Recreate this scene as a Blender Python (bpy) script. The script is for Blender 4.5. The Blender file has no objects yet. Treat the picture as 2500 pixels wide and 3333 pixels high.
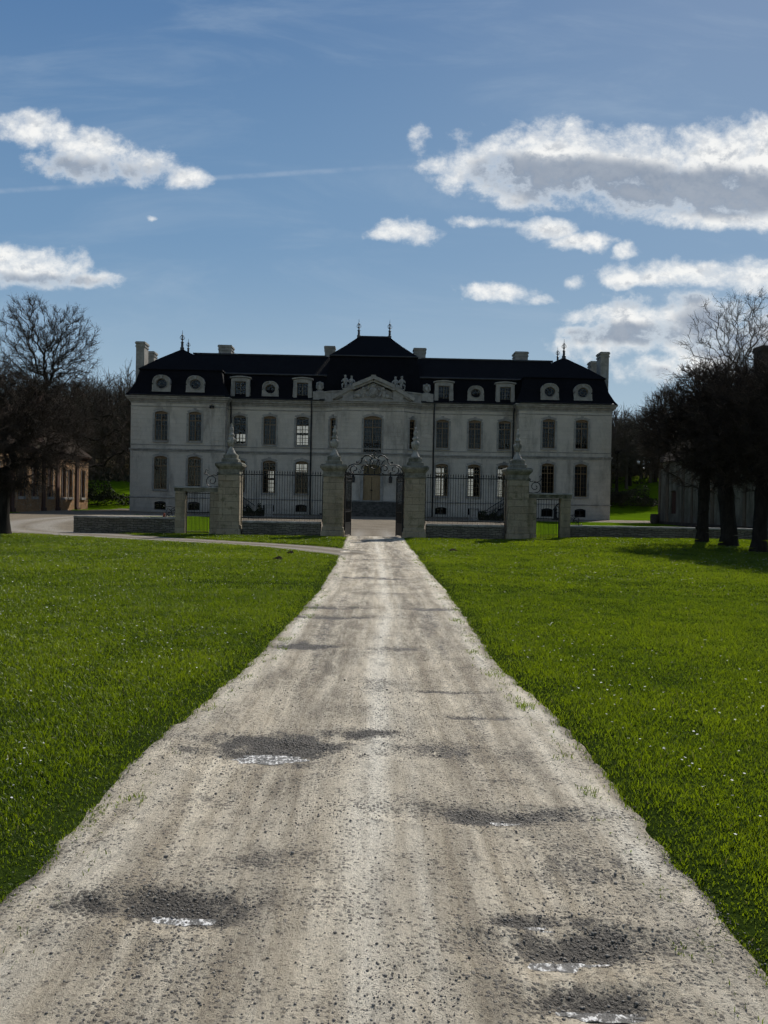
import bpy, math, random
import numpy as np
from mathutils import Vector, Matrix

random.seed(11)
rng = np.random.default_rng(11)
PI = math.pi
scene = bpy.context.scene
COL = scene.collection
WL = {}          # world location of every object built (rotations are only used on top-level things and windows)

# ------------------------------------------------------------------ numeric noise
def smooth(a, b, x):
    t = np.clip((np.asarray(x, float) - a) / (b - a), 0, 1)
    return t * t * (3 - 2 * t)

def _h(ix, iy, s):
    n = np.sin(ix * 127.1 + iy * 311.7 + s * 74.7) * 43758.5453
    return n - np.floor(n)

def vnoise(x, y, s=0):
    x = np.asarray(x, float); y = np.asarray(y, float)
    ix = np.floor(x); iy = np.floor(y); fx = x - ix; fy = y - iy
    fx = fx * fx * (3 - 2 * fx); fy = fy * fy * (3 - 2 * fy)
    a = _h(ix, iy, s); b = _h(ix + 1, iy, s); c = _h(ix, iy + 1, s); d = _h(ix + 1, iy + 1, s)
    return (a * (1 - fx) + b * fx) * (1 - fy) + (c * (1 - fx) + d * fx) * fy

def fbm(x, y, s=0, o=4):
    v = 0; a = .5; t = 0
    for k in range(o):
        v = v + a * vnoise(x * 2 ** k, y * 2 ** k, s + k * 3.1); t += a; a *= .5
    return v / t - .5

# ------------------------------------------------------------------ terrain
def H(x, y):
    x = np.asarray(x, float); y = np.asarray(y, float)
    z = .45 * smooth(38, 74, y)
    z = z + 3.3 * smooth(86, 122, y) * smooth(-14, -25, x)
    z = z + 2.2 * smooth(88, 125, y) * smooth(16, 27, x)
    z = z + .8 * smooth(92, 120, y)
    z = z + 4.2 * smooth(98, 132, y) * smooth(17, 28, x)
    z = z + .19 * smooth(27, 36, y) * smooth(5, 12, x) * (1 - smooth(44, 60, y))
    w = .38 + .62 * smooth(40, -50, x)
    z = z + 25 * smooth(120, 320, y) * w * (1 + .35 * fbm(x / 90, y / 90, 5, 3))
    z = z + 12 * smooth(300, 900, y)
    return z

def road_c(y): return -.23 + .31 * smooth(3, 17, y)
def road_w(y):
    y = np.asarray(y, float)
    w = 2.86 - .36 * smooth(5, 8.5, y) - .13 * smooth(8.5, 14, y)
    return w + .25 * smooth(28, 37, y) + .15 * smooth(20, 25, y)
def edge_noise(y, side):
    return .055 * fbm(y / 1.6, y * 0 + side * 7.3, 3, 4) * 2 + .035 * fbm(y / .16, y * 0 + side * 3.1, 8, 2) * 2 * (1 - .5 * smooth(8, 20, y))

PATH = [(-.4, 24.8, 2.2), (-3, 28.3, 2.3), (-6.2, 30.6, 2.4), (-12.3, 34.6, 3.3), (-17.5, 39.5, 6), (-20.8, 47, 7), (-21.8, 55, 6.5), (-19.6, 62, 5), (-11, 66.5, 5), (-6, 67, 5)]
def resample(pts, step):
    P = np.array(pts, float); out = []
    n = len(P)
    for i in range(n - 1):
        p0 = P[max(i - 1, 0)]; p1 = P[i]; p2 = P[i + 1]; p3 = P[min(i + 2, n - 1)]
        m = max(2, int(np.linalg.norm((p2 - p1)[:2]) / step))
        for k in range(m):
            t = k / m
            out.append(.5 * (2 * p1 + (p2 - p0) * t + (2 * p0 - 5 * p1 + 4 * p2 - p3) * t * t + (3 * p1 - p0 - 3 * p2 + p3) * t ** 3))
    out.append(P[-1])
    return np.array(out)
PATHS = resample(PATH, .4)
def path_dist(x, y):
    """signed distance to the edge of the branch path (negative inside)"""
    x = np.asarray(x, float); y = np.asarray(y, float)
    d = np.full(x.shape, 1e9)
    for px, py, w in PATHS[::2]:
        d = np.minimum(d, np.hypot(x - px, y - py) - w / 2)
    return d
def rect_d(x, y, x0, x1, y0, y1):
    return np.maximum(np.maximum(x0 - x, x - x1), np.maximum(y0 - y, y - y1))
COURT = [(-60, 60, 66, 77.6)]
YARD = (-29.6, -20.5, 43, 90)
def road_d(x, y):
    x = np.asarray(x, float); y = np.asarray(y, float)
    c = road_c(y); w = road_w(y) / 2
    dl = (c - w - edge_noise(y, 1)) - x; dr = x - (c + w + edge_noise(y, 2))
    return np.maximum(np.maximum(dl, dr), np.maximum(-60 - y, y - 38.5))
def gravel_d(x, y):
    d = np.minimum(road_d(x, y), path_dist(x, y) + .12 * fbm(x / .5, y / .5, 4, 3))
    n = .5 * fbm(x / 1.3, y / 1.3, 2, 3)
    d = np.minimum(d, np.maximum(np.maximum(np.abs(x) - 7.3 - .17 * (y - 38), 37.2 - y), y - 68) + n)
    for r in COURT: d = np.minimum(d, rect_d(x, y, *r) + n)
    d = np.minimum(d, rect_d(x, y, *YARD) + n * 2)
    return d
def lawn_z(x, y):
    return H(x, y) + .028 + .05 * fbm(x / 1.1, y / 1.1, 6, 3) + .012

# ------------------------------------------------------------------ materials
def new_mat(name):
    m = bpy.data.materials.new(name); m.use_nodes = True
    nt = m.node_tree; nt.nodes.clear()
    out = nt.nodes.new('ShaderNodeOutputMaterial')
    return m, nt, out
class N:
    """tiny expression helper over a node tree"""
    def __init__(s, nt): s.nt = nt
    def node(s, t, **kw):
        n = s.nt.nodes.new(t)
        for k, v in kw.items(): setattr(n, k, v)
        return n
    def link(s, a, b):
        if isinstance(a, (int, float)): b.default_value = a
        elif isinstance(a, tuple): b.default_value = a if len(a) == len(b.default_value) else (a + (1,))
        else: s.nt.links.new(a, b)
    def m(s, op, a, b=None, c=None, clamp=False):
        n = s.node('ShaderNodeMath', operation=op, use_clamp=clamp)
        s.link(a, n.inputs[0])
        if b is not None: s.link(b, n.inputs[1])
        if c is not None: s.link(c, n.inputs[2])
        return n.outputs[0]
    def vm(s, op, a, b=None):
        n = s.node('ShaderNodeVectorMath', operation=op)
        s.link(a, n.inputs[0])
        if b is not None: s.link(b, n.inputs[1])
        return n.outputs[0]
    def ss(s, v, a, b, lo=0., hi=1.):
        n = s.node('ShaderNodeMapRange', interpolation_type='SMOOTHSTEP')
        s.link(v, n.inputs[0]); s.link(a, n.inputs[1]); s.link(b, n.inputs[2]); s.link(lo, n.inputs[3]); s.link(hi, n.inputs[4])
        return n.outputs[0]
    def mix(s, f, a, b, mode='MIX'):
        n = s.node('ShaderNodeMix', data_type='RGBA', blend_type=mode)
        s.link(f, n.inputs[0]); s.link(a, n.inputs[6]); s.link(b, n.inputs[7])
        return n.outputs[2]
    def noise(s, vec, scale, detail=6, rough=.55, dim='3D', dist=0):
        n = s.node('ShaderNodeTexNoise', noise_dimensions=dim)
        if vec is not None: s.link(vec, n.inputs['Vector'])
        s.link(scale, n.inputs['Scale']); s.link(detail, n.inputs['Detail']); s.link(rough, n.inputs['Roughness']); s.link(dist, n.inputs['Distortion'])
        return n.outputs[0]
    def obj(s):
        return s.node('ShaderNodeTexCoord').outputs['Object']
    def pos(s):
        return s.node('ShaderNodeNewGeometry').outputs['Position']
    def scale(s, v, x, y, z):
        n = s.node('ShaderNodeMapping'); s.link(v, n.inputs[0]); n.inputs['Scale'].default_value = (x, y, z)
        return n.outputs[0]
    def sep(s, v):
        n = s.node('ShaderNodeSeparateXYZ'); s.link(v, n.inputs[0]); return n.outputs
    def comb(s, x, y, z):
        n = s.node('ShaderNodeCombineXYZ'); s.link(x, n.inputs[0]); s.link(y, n.inputs[1]); s.link(z, n.inputs[2]); return n.outputs[0]
    def bump(s, h, dist=.01, strength=1.):
        n = s.node('ShaderNodeBump'); s.link(h, n.inputs['Height']); n.inputs['Distance'].default_value = dist; n.inputs['Strength'].default_value = strength
        return n.outputs[0]
    def bsdf(s, col, rough=.8, spec=.3, normal=None, metal=0.):
        n = s.node('ShaderNodeBsdfPrincipled')
        s.link(col, n.inputs['Base Color']); s.link(rough, n.inputs['Roughness']); s.link(spec, n.inputs['Specular IOR Level']); s.link(metal, n.inputs['Metallic'])
        if normal is not None: s.link(normal, n.inputs['Normal'])
        return n.outputs[0]

MAT = {}
def mat_noisy(name, c1, c2, scale=3., rough=.85, spec=.25, bump=.004, fine=25., c3=None, stretch=(1, 1, 1), metal=0.):
    m, nt, out = new_mat(name); n = N(nt)
    p = n.scale(n.pos(), *stretch)
    a = n.noise(p, scale, 7, .62); f = n.noise(p, fine, 5, .6)
    col = n.mix(n.ss(a, .35, .65), c1, c2)
    if c3: col = n.mix(n.ss(n.noise(p, scale * .37, 6, .65), .52, .66), col, c3)
    col = n.mix(n.m('MULTIPLY', n.ss(f, .3, .7), .5), col, n.mix(1., col, (.6, .6, .6), 'MULTIPLY'))
    nt.links.new(n.bsdf(col, rough, spec, n.bump(n.m('ADD', a, f), bump) if bump else None, metal), out.inputs[0])
    MAT[name] = m
    return m

def mat_masonry(name, c1, c2, mortar, bw, bh, msize=.012, stain=(.1, .1, .09), stain_amt=.5, bump=.01, rough=.9, moss=None, yz=False, jitter=.0, contrast=1., lowdirt=None):
    """blocks laid in courses, on vertical faces whichever way they face"""
    m, nt, out = new_mat(name); n = N(nt)
    p = n.pos(); s = n.sep(p)
    # run along x on faces looking along y, along y on faces looking along x
    nr = n.sep(n.node('ShaderNodeNewGeometry').outputs['True Normal'])
    side = n.m('GREATER_THAN', n.m('ABSOLUTE', nr[0]), .75)
    run = n.m('ADD', n.m('MULTIPLY', s[0], n.m('SUBTRACT', 1., side)), n.m('MULTIPLY', s[1], side))
    w = n.m('MULTIPLY', n.m('SUBTRACT', n.noise(p, 2.2, 3, .5), .5), jitter)
    w2 = n.m('MULTIPLY', n.m('SUBTRACT', n.noise(n.vm('ADD', p, (7., 3., 1.)), 2.8, 3, .5), .5), jitter)
    vec = n.comb(n.m('ADD', run, w), n.m('ADD', s[2], w2), 0.)
    b = n.node('ShaderNodeTexBrick'); n.link(vec, b.inputs['Vector'])
    b.inputs['Color1'].default_value = (0, 0, 0, 1); b.inputs['Color2'].default_value = (1, 1, 1, 1); b.inputs['Mortar'].default_value = (.5, .5, .5, 1)
    b.inputs['Scale'].default_value = 1; b.inputs['Brick Width'].default_value = bw; b.inputs['Row Height'].default_value = bh
    b.inputs['Mortar Size'].default_value = msize; b.inputs['Mortar Smooth'].default_value = .3
    a = n.noise(p, 1.1, 7, .62); f = n.noise(p, 14., 6, .65); st = n.noise(n.scale(p, 1, 1, .28), .7, 7, .68)
    col = n.mix(n.m('ADD', n.m('MULTIPLY', n.sep(b.outputs['Color'])[0], .6 * contrast), n.m('MULTIPLY', n.ss(a, .3, .7), .4)), c1, c2)
    col = n.mix(b.outputs['Fac'], col, mortar)
    col = n.mix(n.m('MULTIPLY', n.ss(st, .48, .72), stain_amt), col, stain)
    if moss: col = n.mix(n.m('MULTIPLY', n.ss(n.noise(p, 2.6, 7, .7), .52, .66), .7), col, moss)
    if lowdirt: col = n.mix(n.m('MULTIPLY', n.ss(n.m('ADD', s[2], n.m('MULTIPLY', a, 1.6)), 2.7, .9), .55), col, lowdirt)
    col = n.mix(n.m('MULTIPLY', n.ss(f, .35, .7), .45), col, n.mix(1., col, (.62, .61, .6), 'MULTIPLY'))
    hgt = n.m('SUBTRACT', n.m('MULTIPLY', f, .5), b.outputs['Fac'])
    nt.links.new(n.bsdf(col, rough, .2, n.bump(hgt, bump)), out.inputs[0])
    MAT[name] = m
    return m

mat_masonry('chateau_limestone', (.54, .49, .41), (.70, .64, .545), (.44, .4, .335), .95, .42, .007, (.17, .155, .135), .62, .006, moss=None, contrast=.45, lowdirt=(.27, .26, .24))
mat_noisy('stone_trim', (.41, .39, .35), (.3, .285, .255), 2.2, .88, .2, .006, 18, (.25, .24, .22))
mat_noisy('statue_stone', (.42, .41, .38), (.27, .26, .235), 4, .9, .2, .006, 22, (.2, .19, .17))
mat_masonry('pier_stone', (.31, .26, .185), (.41, .355, .26), (.2, .17, .12), .62, .33, .007, (.10, .095, .075), .75, .012, moss=(.16, .15, .085), contrast=1.)
mat_noisy('pier_cap_stone', (.30, .285, .23), (.16, .155, .12), 3.2, .92, .2, .01, 20, (.09, .09, .06))
mat_noisy('urn_stone', (.46, .44, .39), (.33, .315, .27), 5, .88, .2, .006, 24, (.2, .19, .15))
mat_masonry('rubble_stone', (.12, .11, .092), (.27, .25, .205), (.065, .06, .05), .34, .115, .014, (.06, .058, .05), .6, .03, moss=(.1, .1, .06), jitter=.24)
mat_noisy('coping_stone', (.42, .41, .38), (.25, .245, .225), 3, .85, .25, .006, 22)
mat_noisy('step_stone', (.16, .155, .14), (.075, .073, .066), 2.5, .9, .2, .01, 15)
mat_noisy('wrought_iron', (.006, .006, .007), (.013, .012, .012), 8, .55, .4, 0, 30)
mat_noisy('lead', (.03, .032, .036), (.05, .052, .056), 4, .5, .4, .003, 20)
mat_noisy('window_paint', (.24, .165, .085), (.18, .12, .065), 6, .6, .35, 0, 30)
mat_noisy('window_paint_pale', (.17, .14, .095), (.12, .1, .07), 6, .6, .35, 0, 30)
mat_noisy('door_paint', (.36, .255, .13), (.27, .19, .095), 3, .55, .35, .002, 30, stretch=(6, 6, 1))
mat_noisy('transom_panel', (.16, .125, .06), (.12, .09, .045), 3, .6, .3, 0, 30)
mat_noisy('curtain', (.15, .15, .155), (.08, .08, .083), 9, .95, .1, .004, 30, stretch=(1, 1, .05))
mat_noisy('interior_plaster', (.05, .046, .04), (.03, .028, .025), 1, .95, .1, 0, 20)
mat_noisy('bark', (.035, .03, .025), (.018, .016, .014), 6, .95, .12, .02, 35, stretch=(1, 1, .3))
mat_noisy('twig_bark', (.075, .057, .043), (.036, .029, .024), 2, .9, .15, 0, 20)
mat_noisy('far_twig_haze', (.075, .065, .055), (.11, .092, .074), .35, .95, .1, 0, 4)  # far twigs coloured lighter to stand in for distance haze
mat_noisy('pale_twig_bark', (.085, .072, .058), (.05, .042, .036), 1, .9, .15, 0, 20)
mat_noisy('barn_roof_tile', (.05, .032, .024), (.03, .022, .018), 2, .95, .08, .03, 12, (.035, .03, .018))
mat_masonry('barn_stone', (.52, .3, .14), (.33, .175, .08), (.26, .18, .11), .3, .13, .02, (.14, .1, .07), .5, .03, moss=(.42, .37, .28), jitter=.15)
mat_masonry('barn_brick', (.12, .055, .04), (.07, .036, .028), (.1, .085, .07), .24, .075, .01, (.05, .035, .03), .6, .01)
mat_noisy('shutter_paint', (.075, .03, .024), (.05, .022, .018), 4, .7, .25, .004, 30, stretch=(4, 4, 1))
mat_noisy('pale_render', (.21, .185, .155), (.11, .096, .08), 1.3, .92, .15, .008, 14, (.11, .10, .085), stretch=(1, 1, .35))
mat_noisy('brown_render', (.17, .125, .095), (.11, .085, .068), 1.8, .92, .15, .008, 14, (.07, .058, .048), stretch=(1, 1, .35))
mat_noisy('pale_board', (.4, .4, .4), (.3, .3, .3), 2, .7, .2, 0, 14)
mat_noisy('chimney_dark', (.09, .07, .06), (.05, .042, .038), 2, .95, .1, .02, 10)
mat_noisy('molehill_soil', (.035, .026, .018), (.02, .015, .011), 9, .98, .05, .02, 40)
mat_noisy('shrub_leaf', (.035, .042, .018), (.02, .026, .012), 6, .8, .2, 0, 30)
mat_noisy('bramble_leaf', (.06, .055, .032), (.034, .034, .02), 1.5, .85, .2, 0, 20)
mat_noisy('daisy_petal', (.8, .8, .76), (.7, .7, .66), 6, .7, .2, 0, 30)
mat_noisy('dandelion_leaf', (.5, .02, .015), (.4, .015, .01), 6, .6, .3, 0, 30)
mat_noisy('terracotta', (.33, .1, .06), (.25, .08, .05), 6, .8, .3, 0, 30)
mat_noisy('lamp_glass', (.09, .09, .085), (.07, .07, .066), 6, .2, .5, 0, 30)

def mat_slate(name, c1, c2, rough, spec):
    m, nt, out = new_mat(name); n = N(nt)
    p = n.pos(); s = n.sep(p)
    run = n.m('ADD', s[0], s[1])
    b = n.node('ShaderNodeTexBrick'); n.link(n.comb(run, n.m('MULTIPLY', s[2], 1.3), 0.), b.inputs['Vector'])
    b.inputs['Color1'].default_value = (0, 0, 0, 1); b.inputs['Color2'].default_value = (1, 1, 1, 1); b.inputs['Mortar'].default_value = (0, 0, 0, 1)
    b.inputs['Scale'].default_value = 1; b.inputs['Brick Width'].default_value = .24; b.inputs['Row Height'].default_value = .2; b.inputs['Mortar Size'].default_value = .01
    a = n.noise(p, .9, 7, .6)
    v = n.m('ADD', n.m('MULTIPLY', n.sep(b.outputs['Color'])[0], .55), n.m('MULTIPLY', n.ss(a, .3, .7), .45))
    col = n.mix(v, c1, c2)
    r = n.m('ADD', rough - .08, n.m('MULTIPLY', v, .16))
    nt.links.new(n.bsdf(col, r, spec, n.bump(n.m('SUBTRACT', n.m('MULTIPLY', v, .3), b.outputs['Fac']), .012)), out.inputs[0])
    MAT[name] = m
mat_slate('slate', (.005, .0055, .008), (.011, .0115, .015), .8, .08)
mat_slate('slate_worn', (.005, .0055, .0075), (.015, .015, .017), .75, .06)

def mat_glass(name, tint, refl, rough):
    m, nt, out = new_mat(name); n = N(nt)
    t = n.node('ShaderNodeBsdfTransparent'); t.inputs[0].default_value = tint + (1,)
    g = n.node('ShaderNodeBsdfGlossy'); g.inputs['Roughness'].default_value = rough
    g.inputs['Color'].default_value = (.62, .72, .85, 1)
    nz = n.noise(n.pos(), 3., 3, .5); n.link(n.bump(nz, .01, .3), g.inputs['Normal'])
    mx = n.node('ShaderNodeMixShader'); mx.inputs[0].default_value = refl
    nt.links.new(t.outputs[0], mx.inputs[1]); nt.links.new(g.outputs[0], mx.inputs[2]); nt.links.new(mx.outputs[0], out.inputs[0])
    MAT[name] = m
mat_glass('old_glass', (.5, .52, .53), .028, .05)

def mat_translucent(name, c, ct, w, rough=.5, spec=.0):
    m, nt, out = new_mat(name); n = N(nt)
    d = n.node('ShaderNodeBsdfDiffuse'); d.inputs[0].default_value = c + (1,)
    t = n.node('ShaderNodeBsdfTranslucent'); t.inputs[0].default_value = ct + (1,)
    mx = n.node('ShaderNodeMixShader'); mx.inputs[0].default_value = w
    nt.links.new(d.outputs[0], mx.inputs[1]); nt.links.new(t.outputs[0], mx.inputs[2]); nt.links.new(mx.outputs[0], out.inputs[0])
    MAT[name] = m
mat_translucent('added_blind_cloth', (.7, .7, .68), (.8, .8, .78), .6)

def mat_grass_blade():
    m, nt, out = new_mat('grass_blade'); n = N(nt)
    at = n.node('ShaderNodeAttribute', attribute_name='tint')
    p = n.pos()
    big = n.noise(p, .35, 5, .6); mid = n.noise(p, 1.7, 4, .6)
    v = n.m('ADD', n.m('MULTIPLY', at.outputs['Fac'], .55), n.m('ADD', n.m('MULTIPLY', n.ss(big, .3, .7), .25), n.m('MULTIPLY', n.ss(mid, .3, .7), .2)))
    cd = n.mix(v, (.036, .063, .005), (.11, .158, .010))
    ct = n.mix(v, (.088, .165, .003), (.345, .44, .008))
    dry = n.m('GREATER_THAN', at.outputs['Fac'], .965)
    cd = n.mix(dry, cd, (.22, .19, .09)); ct = n.mix(dry, ct, (.22, .2, .08))
    d = n.node('ShaderNodeBsdfDiffuse'); n.link(cd, d.inputs[0])
    t = n.node('ShaderNodeBsdfTranslucent'); n.link(ct, t.inputs[0])
    mx = n.node('ShaderNodeMixShader'); mx.inputs[0].default_value = .5
    nt.links.new(d.outputs[0], mx.inputs[1]); nt.links.new(t.outputs[0], mx.inputs[2])
    g = n.node('ShaderNodeBsdfGlossy'); g.inputs['Roughness'].default_value = .38; g.inputs[0].default_value = (.9, .95, .85, 1)
    m2 = n.node('ShaderNodeMixShader'); m2.inputs[0].default_value = .03
    nt.links.new(mx.outputs[0], m2.inputs[1]); nt.links.new(g.outputs[0], m2.inputs[2]); nt.links.new(m2.outputs[0], out.inputs[0])
    MAT['grass_blade'] = m
mat_grass_blade()

def mat_ground():
    m, nt, out = new_mat('lawn_ground'); n = N(nt)
    p = n.pos(); s = n.sep(p)
    a = n.noise(p, .12, 6, .6); b = n.noise(p, 1.6, 6, .65); c = n.noise(p, 22., 4, .7)
    v = n.m('ADD', n.m('MULTIPLY', n.ss(a, .3, .7), .3), n.m('ADD', n.m('MULTIPLY', n.ss(b, .3, .7), .3), n.m('MULTIPLY', n.ss(c, .3, .7), .4)))
    near = n.mix(v, (.018, .03, .006), (.035, .055, .010))
    far = n.mix(v, (.045, .095, .004), (.12, .19, .007))
    col = n.mix(n.ss(s[1], 30., 40.), near, far)
    wood = n.mix(v, (.035, .03, .017), (.085, .068, .034))
    col = n.mix(n.ss(n.m('ADD', s[1], n.m('MULTIPLY', a, 40.)), 132., 150.), col, wood)
    nt.links.new(n.bsdf(col, 1., 0., n.bump(n.m('ADD', b, c), .03)), out.inputs[0])
    MAT['lawn_ground'] = m
mat_ground()

def mat_road():
    """chalky gravel; dark/wet comes from the 'wet' attribute painted by where the potholes and ruts lie"""
    m, nt, out = new_mat('gravel_track'); n = N(nt)
    p = n.pos()
    wet = n.node('ShaderNodeAttribute', attribute_name='wet').outputs['Fac']
    pale = n.node('ShaderNodeAttribute', attribute_name='pale').outputs['Fac']
    streak = n.noise(n.scale(p, 5., .32, 1), 1.5, 8, .66)
    blot = n.noise(n.scale(p, 1., .8, 1), 1.4, 8, .66)
    lane = n.node('ShaderNodeAttribute', attribute_name='lane').outputs['Fac']
    grit = n.noise(p, 48., 8, .75); grit2 = n.noise(p, 130., 3, .7)
    vor = n.node('ShaderNodeTexVoronoi', feature='F1'); n.link(p, vor.inputs['Vector']); vor.inputs['Scale'].default_value = 55.
    cell = n.sep(vor.outputs['Color'])[0]
    dry = n.mix(n.ss(streak, .3, .7), (.48, .405, .295), (.88, .785, .62))
    dry = n.mix(n.m('MULTIPLY', n.ss(blot, .45, .7), .55), dry, (.27, .23, .172))
    dry = n.mix(n.m('MULTIPLY', pale, n.ss(streak, .2, .75, .45, 1.)), dry, (.92, .86, .73))
    dry = n.mix(n.m('MULTIPLY', lane, n.ss(n.noise(n.scale(p, 3., .5, 1), 2.2, 8, .7), .3, .68)), dry, (.17, .145, .113))
    # grains of darker stone showing through the dust
    density = n.m('ADD', n.m('MULTIPLY', n.ss(blot, .38, .68), .5), n.m('ADD', n.m('MULTIPLY', wet, .8), n.m('MULTIPLY', n.ss(grit, .35, .7), .35)))
    stone = n.m('MULTIPLY', n.m('GREATER_THAN', n.m('ADD', density, n.m('MULTIPLY', cell, .7)), .93), n.ss(vor.outputs['Distance'], .55, .3))
    col = n.mix(n.m('MULTIPLY', stone, .85), dry, n.mix(cell, (.12, .11, .097), (.26, .24, .21)))
    col = n.mix(n.m('MULTIPLY', n.ss(grit2, .5, .75), .4), col, (.2, .18, .152))
    col = n.mix(n.m('MULTIPLY', n.ss(n.noise(n.scale(p, 1., .45, 1), 9., 8, .75), .5, .7), .5), col, (.15, .132, .11))
    col = n.mix(n.m('MULTIPLY', n.ss(grit, .5, .64), .55), col, (.15, .13, .105))
    v2 = n.node('ShaderNodeTexVoronoi', feature='F1'); n.link(p, v2.inputs['Vector']); v2.inputs['Scale'].default_value = 27.
    s2 = n.m('MULTIPLY', n.m('GREATER_THAN', n.m('ADD', n.sep(v2.outputs['Color'])[1], n.m('MULTIPLY', blot, .55)), 1.17), n.ss(v2.outputs['Distance'], .4, .2))
    col = n.mix(n.m('MULTIPLY', s2, .5), col, (.12, .102, .08))
    edge = n.ss(n.m('ADD', wet, n.m('ADD', n.m('MULTIPLY', n.m('SUBTRACT', grit, .5), 1.5), n.m('MULTIPLY', n.m('SUBTRACT', n.noise(n.scale(p, 1, .5, 1), 11., 6, .7), .5), 1.4))), .22, .8)
    dark = n.mix(n.ss(grit, .3, .7), (.02, .016, .0125), (.085, .07, .053))
    col = n.mix(n.m('MULTIPLY', edge, .96), col, dark)
    h = n.m('ADD', n.m('MULTIPLY', grit, .8), n.m('ADD', n.m('MULTIPLY', grit2, .35), n.m('MULTIPLY', stone, .35)))
    rough = n.ss(edge, 0., 1., .9, .62)
    nt.links.new(n.bsdf(col, rough, n.ss(edge, 0., 1., .15, .4), n.bump(h, .02)), out.inputs[0])
    MAT['gravel_track'] = m
mat_road()

def mat_gravel():
    m, nt, out = new_mat('court_gravel'); n = N(nt)
    p = n.pos()
    at = n.node('ShaderNodeAttribute', attribute_name='pale').outputs['Fac']
    a = n.noise(p, .5, 7, .62); f = n.noise(p, 7., 6, .75); g = n.noise(p, 40., 4, .7)
    col = n.mix(n.ss(a, .3, .7), (.2, .162, .112), (.29, .245, .18))
    col = n.mix(n.m('MULTIPLY', at, n.ss(f, .2, .7, .5, 1.)), col, (.47, .44, .385))
    col = n.mix(n.m('MULTIPLY', n.ss(f, .4, .7), .5), col, (.13, .112, .09))
    col = n.mix(n.m('MULTIPLY', n.ss(g, .4, .7), .4), col, (.12, .105, .088))
    nt.links.new(n.bsdf(col, .95, .12, n.bump(n.m('ADD', f, g), .03)), out.inputs[0])
    MAT['court_gravel'] = m
mat_gravel()

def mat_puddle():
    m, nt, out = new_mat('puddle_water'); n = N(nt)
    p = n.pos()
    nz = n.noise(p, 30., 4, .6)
    glint_noise = n.noise(n.scale(p, 1, .7, 1), 42., 6, .72)
    nt.links.new(n.bsdf(n.mix(n.ss(glint_noise, .5, .6), (.06, .054, .045), (.9, .88, .84)), n.ss(nz, .3, .7, .25, .5), .8, n.bump(glint_noise, .012, 1.)), out.inputs[0])  # white flecks in the base colour are painted glints on the water
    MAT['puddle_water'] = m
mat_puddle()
mat_noisy('pebble', (.33, .3, .26), (.15, .14, .125), 30, .8, .25, 0, 200, (.4, .37, .32))

# ------------------------------------------------------------------ mesh builder
def mesh_from(name, V, F, mat=None, smooth_=False):
    me = bpy.data.meshes.new(name)
    me.from_pydata([tuple(map(float, v)) for v in V], [], [tuple(f) for f in F])
    if mat: me.materials.append(MAT[mat] if isinstance(mat, str) else mat)
    if smooth_: me.polygons.foreach_set('use_smooth', [True] * len(me.polygons))
    me.update()
    return me

def mesh_np(name, V, polys, mat=None, smooth_=False, attrs=None):
    """V (n,3); polys list of (m,k) index arrays"""
    me = bpy.data.meshes.new(name)
    V = np.ascontiguousarray(V, np.float32)
    me.vertices.add(len(V)); me.vertices.foreach_set('co', V.ravel())
    idx = np.concatenate([p.ravel() for p in polys]).astype(np.int32)
    tot = np.concatenate([np.full(len(p), p.shape[1], np.int32) for p in polys])
    start = np.concatenate([[0], np.cumsum(tot)[:-1]]).astype(np.int32)
    me.loops.add(len(idx)); me.loops.foreach_set('vertex_index', idx)
    me.polygons.add(len(tot)); me.polygons.foreach_set('loop_start', start); me.polygons.foreach_set('loop_total', tot)
    if smooth_: me.polygons.foreach_set('use_smooth', np.ones(len(tot), bool))
    if mat: me.materials.append(MAT[mat])
    for k, a in (attrs or {}).items():
        at = me.attributes.new(k, 'FLOAT', 'POINT'); at.data.foreach_set('value', np.ascontiguousarray(a, np.float32))
    me.update(calc_edges=True); me.validate()
    return me

def link(name, me, parent=None, origin=(0, 0, 0)):
    o = bpy.data.objects.new(name, me); COL.objects.link(o)
    origin = Vector(origin)
    if parent is not None:
        o.parent = parent; o.location = origin - WL[parent.name]
    else: o.location = origin
    WL[o.name] = origin
    return o

def empty(name, loc, label=None, cat=None, group=None, rz=0):
    o = bpy.data.objects.new(name, None); COL.objects.link(o); o.location = loc; o.rotation_euler = (0, 0, rz)
    o.empty_display_size = .3
    WL[o.name] = Vector(loc)
    if label: tag(o, label, cat, group)
    return o
def tag(o, label=None, cat=None, group=None, kind=None):
    if label: o['label'] = label
    if cat: o['category'] = cat
    if group: o['group'] = group
    if kind: o['kind'] = kind
    return o
def copy_tree(o, loc=None, rz=None, parent=None, label=None, scale=None):
    c = o.copy(); COL.objects.link(c)
    WL[c.name] = WL[o.name].copy()
    if parent is not None: c.parent = parent
    if loc is not None:
        WL[c.name] = Vector(loc)
        c.location = Vector(loc) - (WL[c.parent.name] if c.parent else Vector((0, 0, 0)))
    if rz is not None: c.rotation_euler = (0, 0, rz)
    if scale is not None: c.scale = scale
    if label: c['label'] = label
    for ch in list(o.children):
        if ch.name.split('.')[0] not in ('',): copy_tree(ch, None, None, c)
    return c

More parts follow.
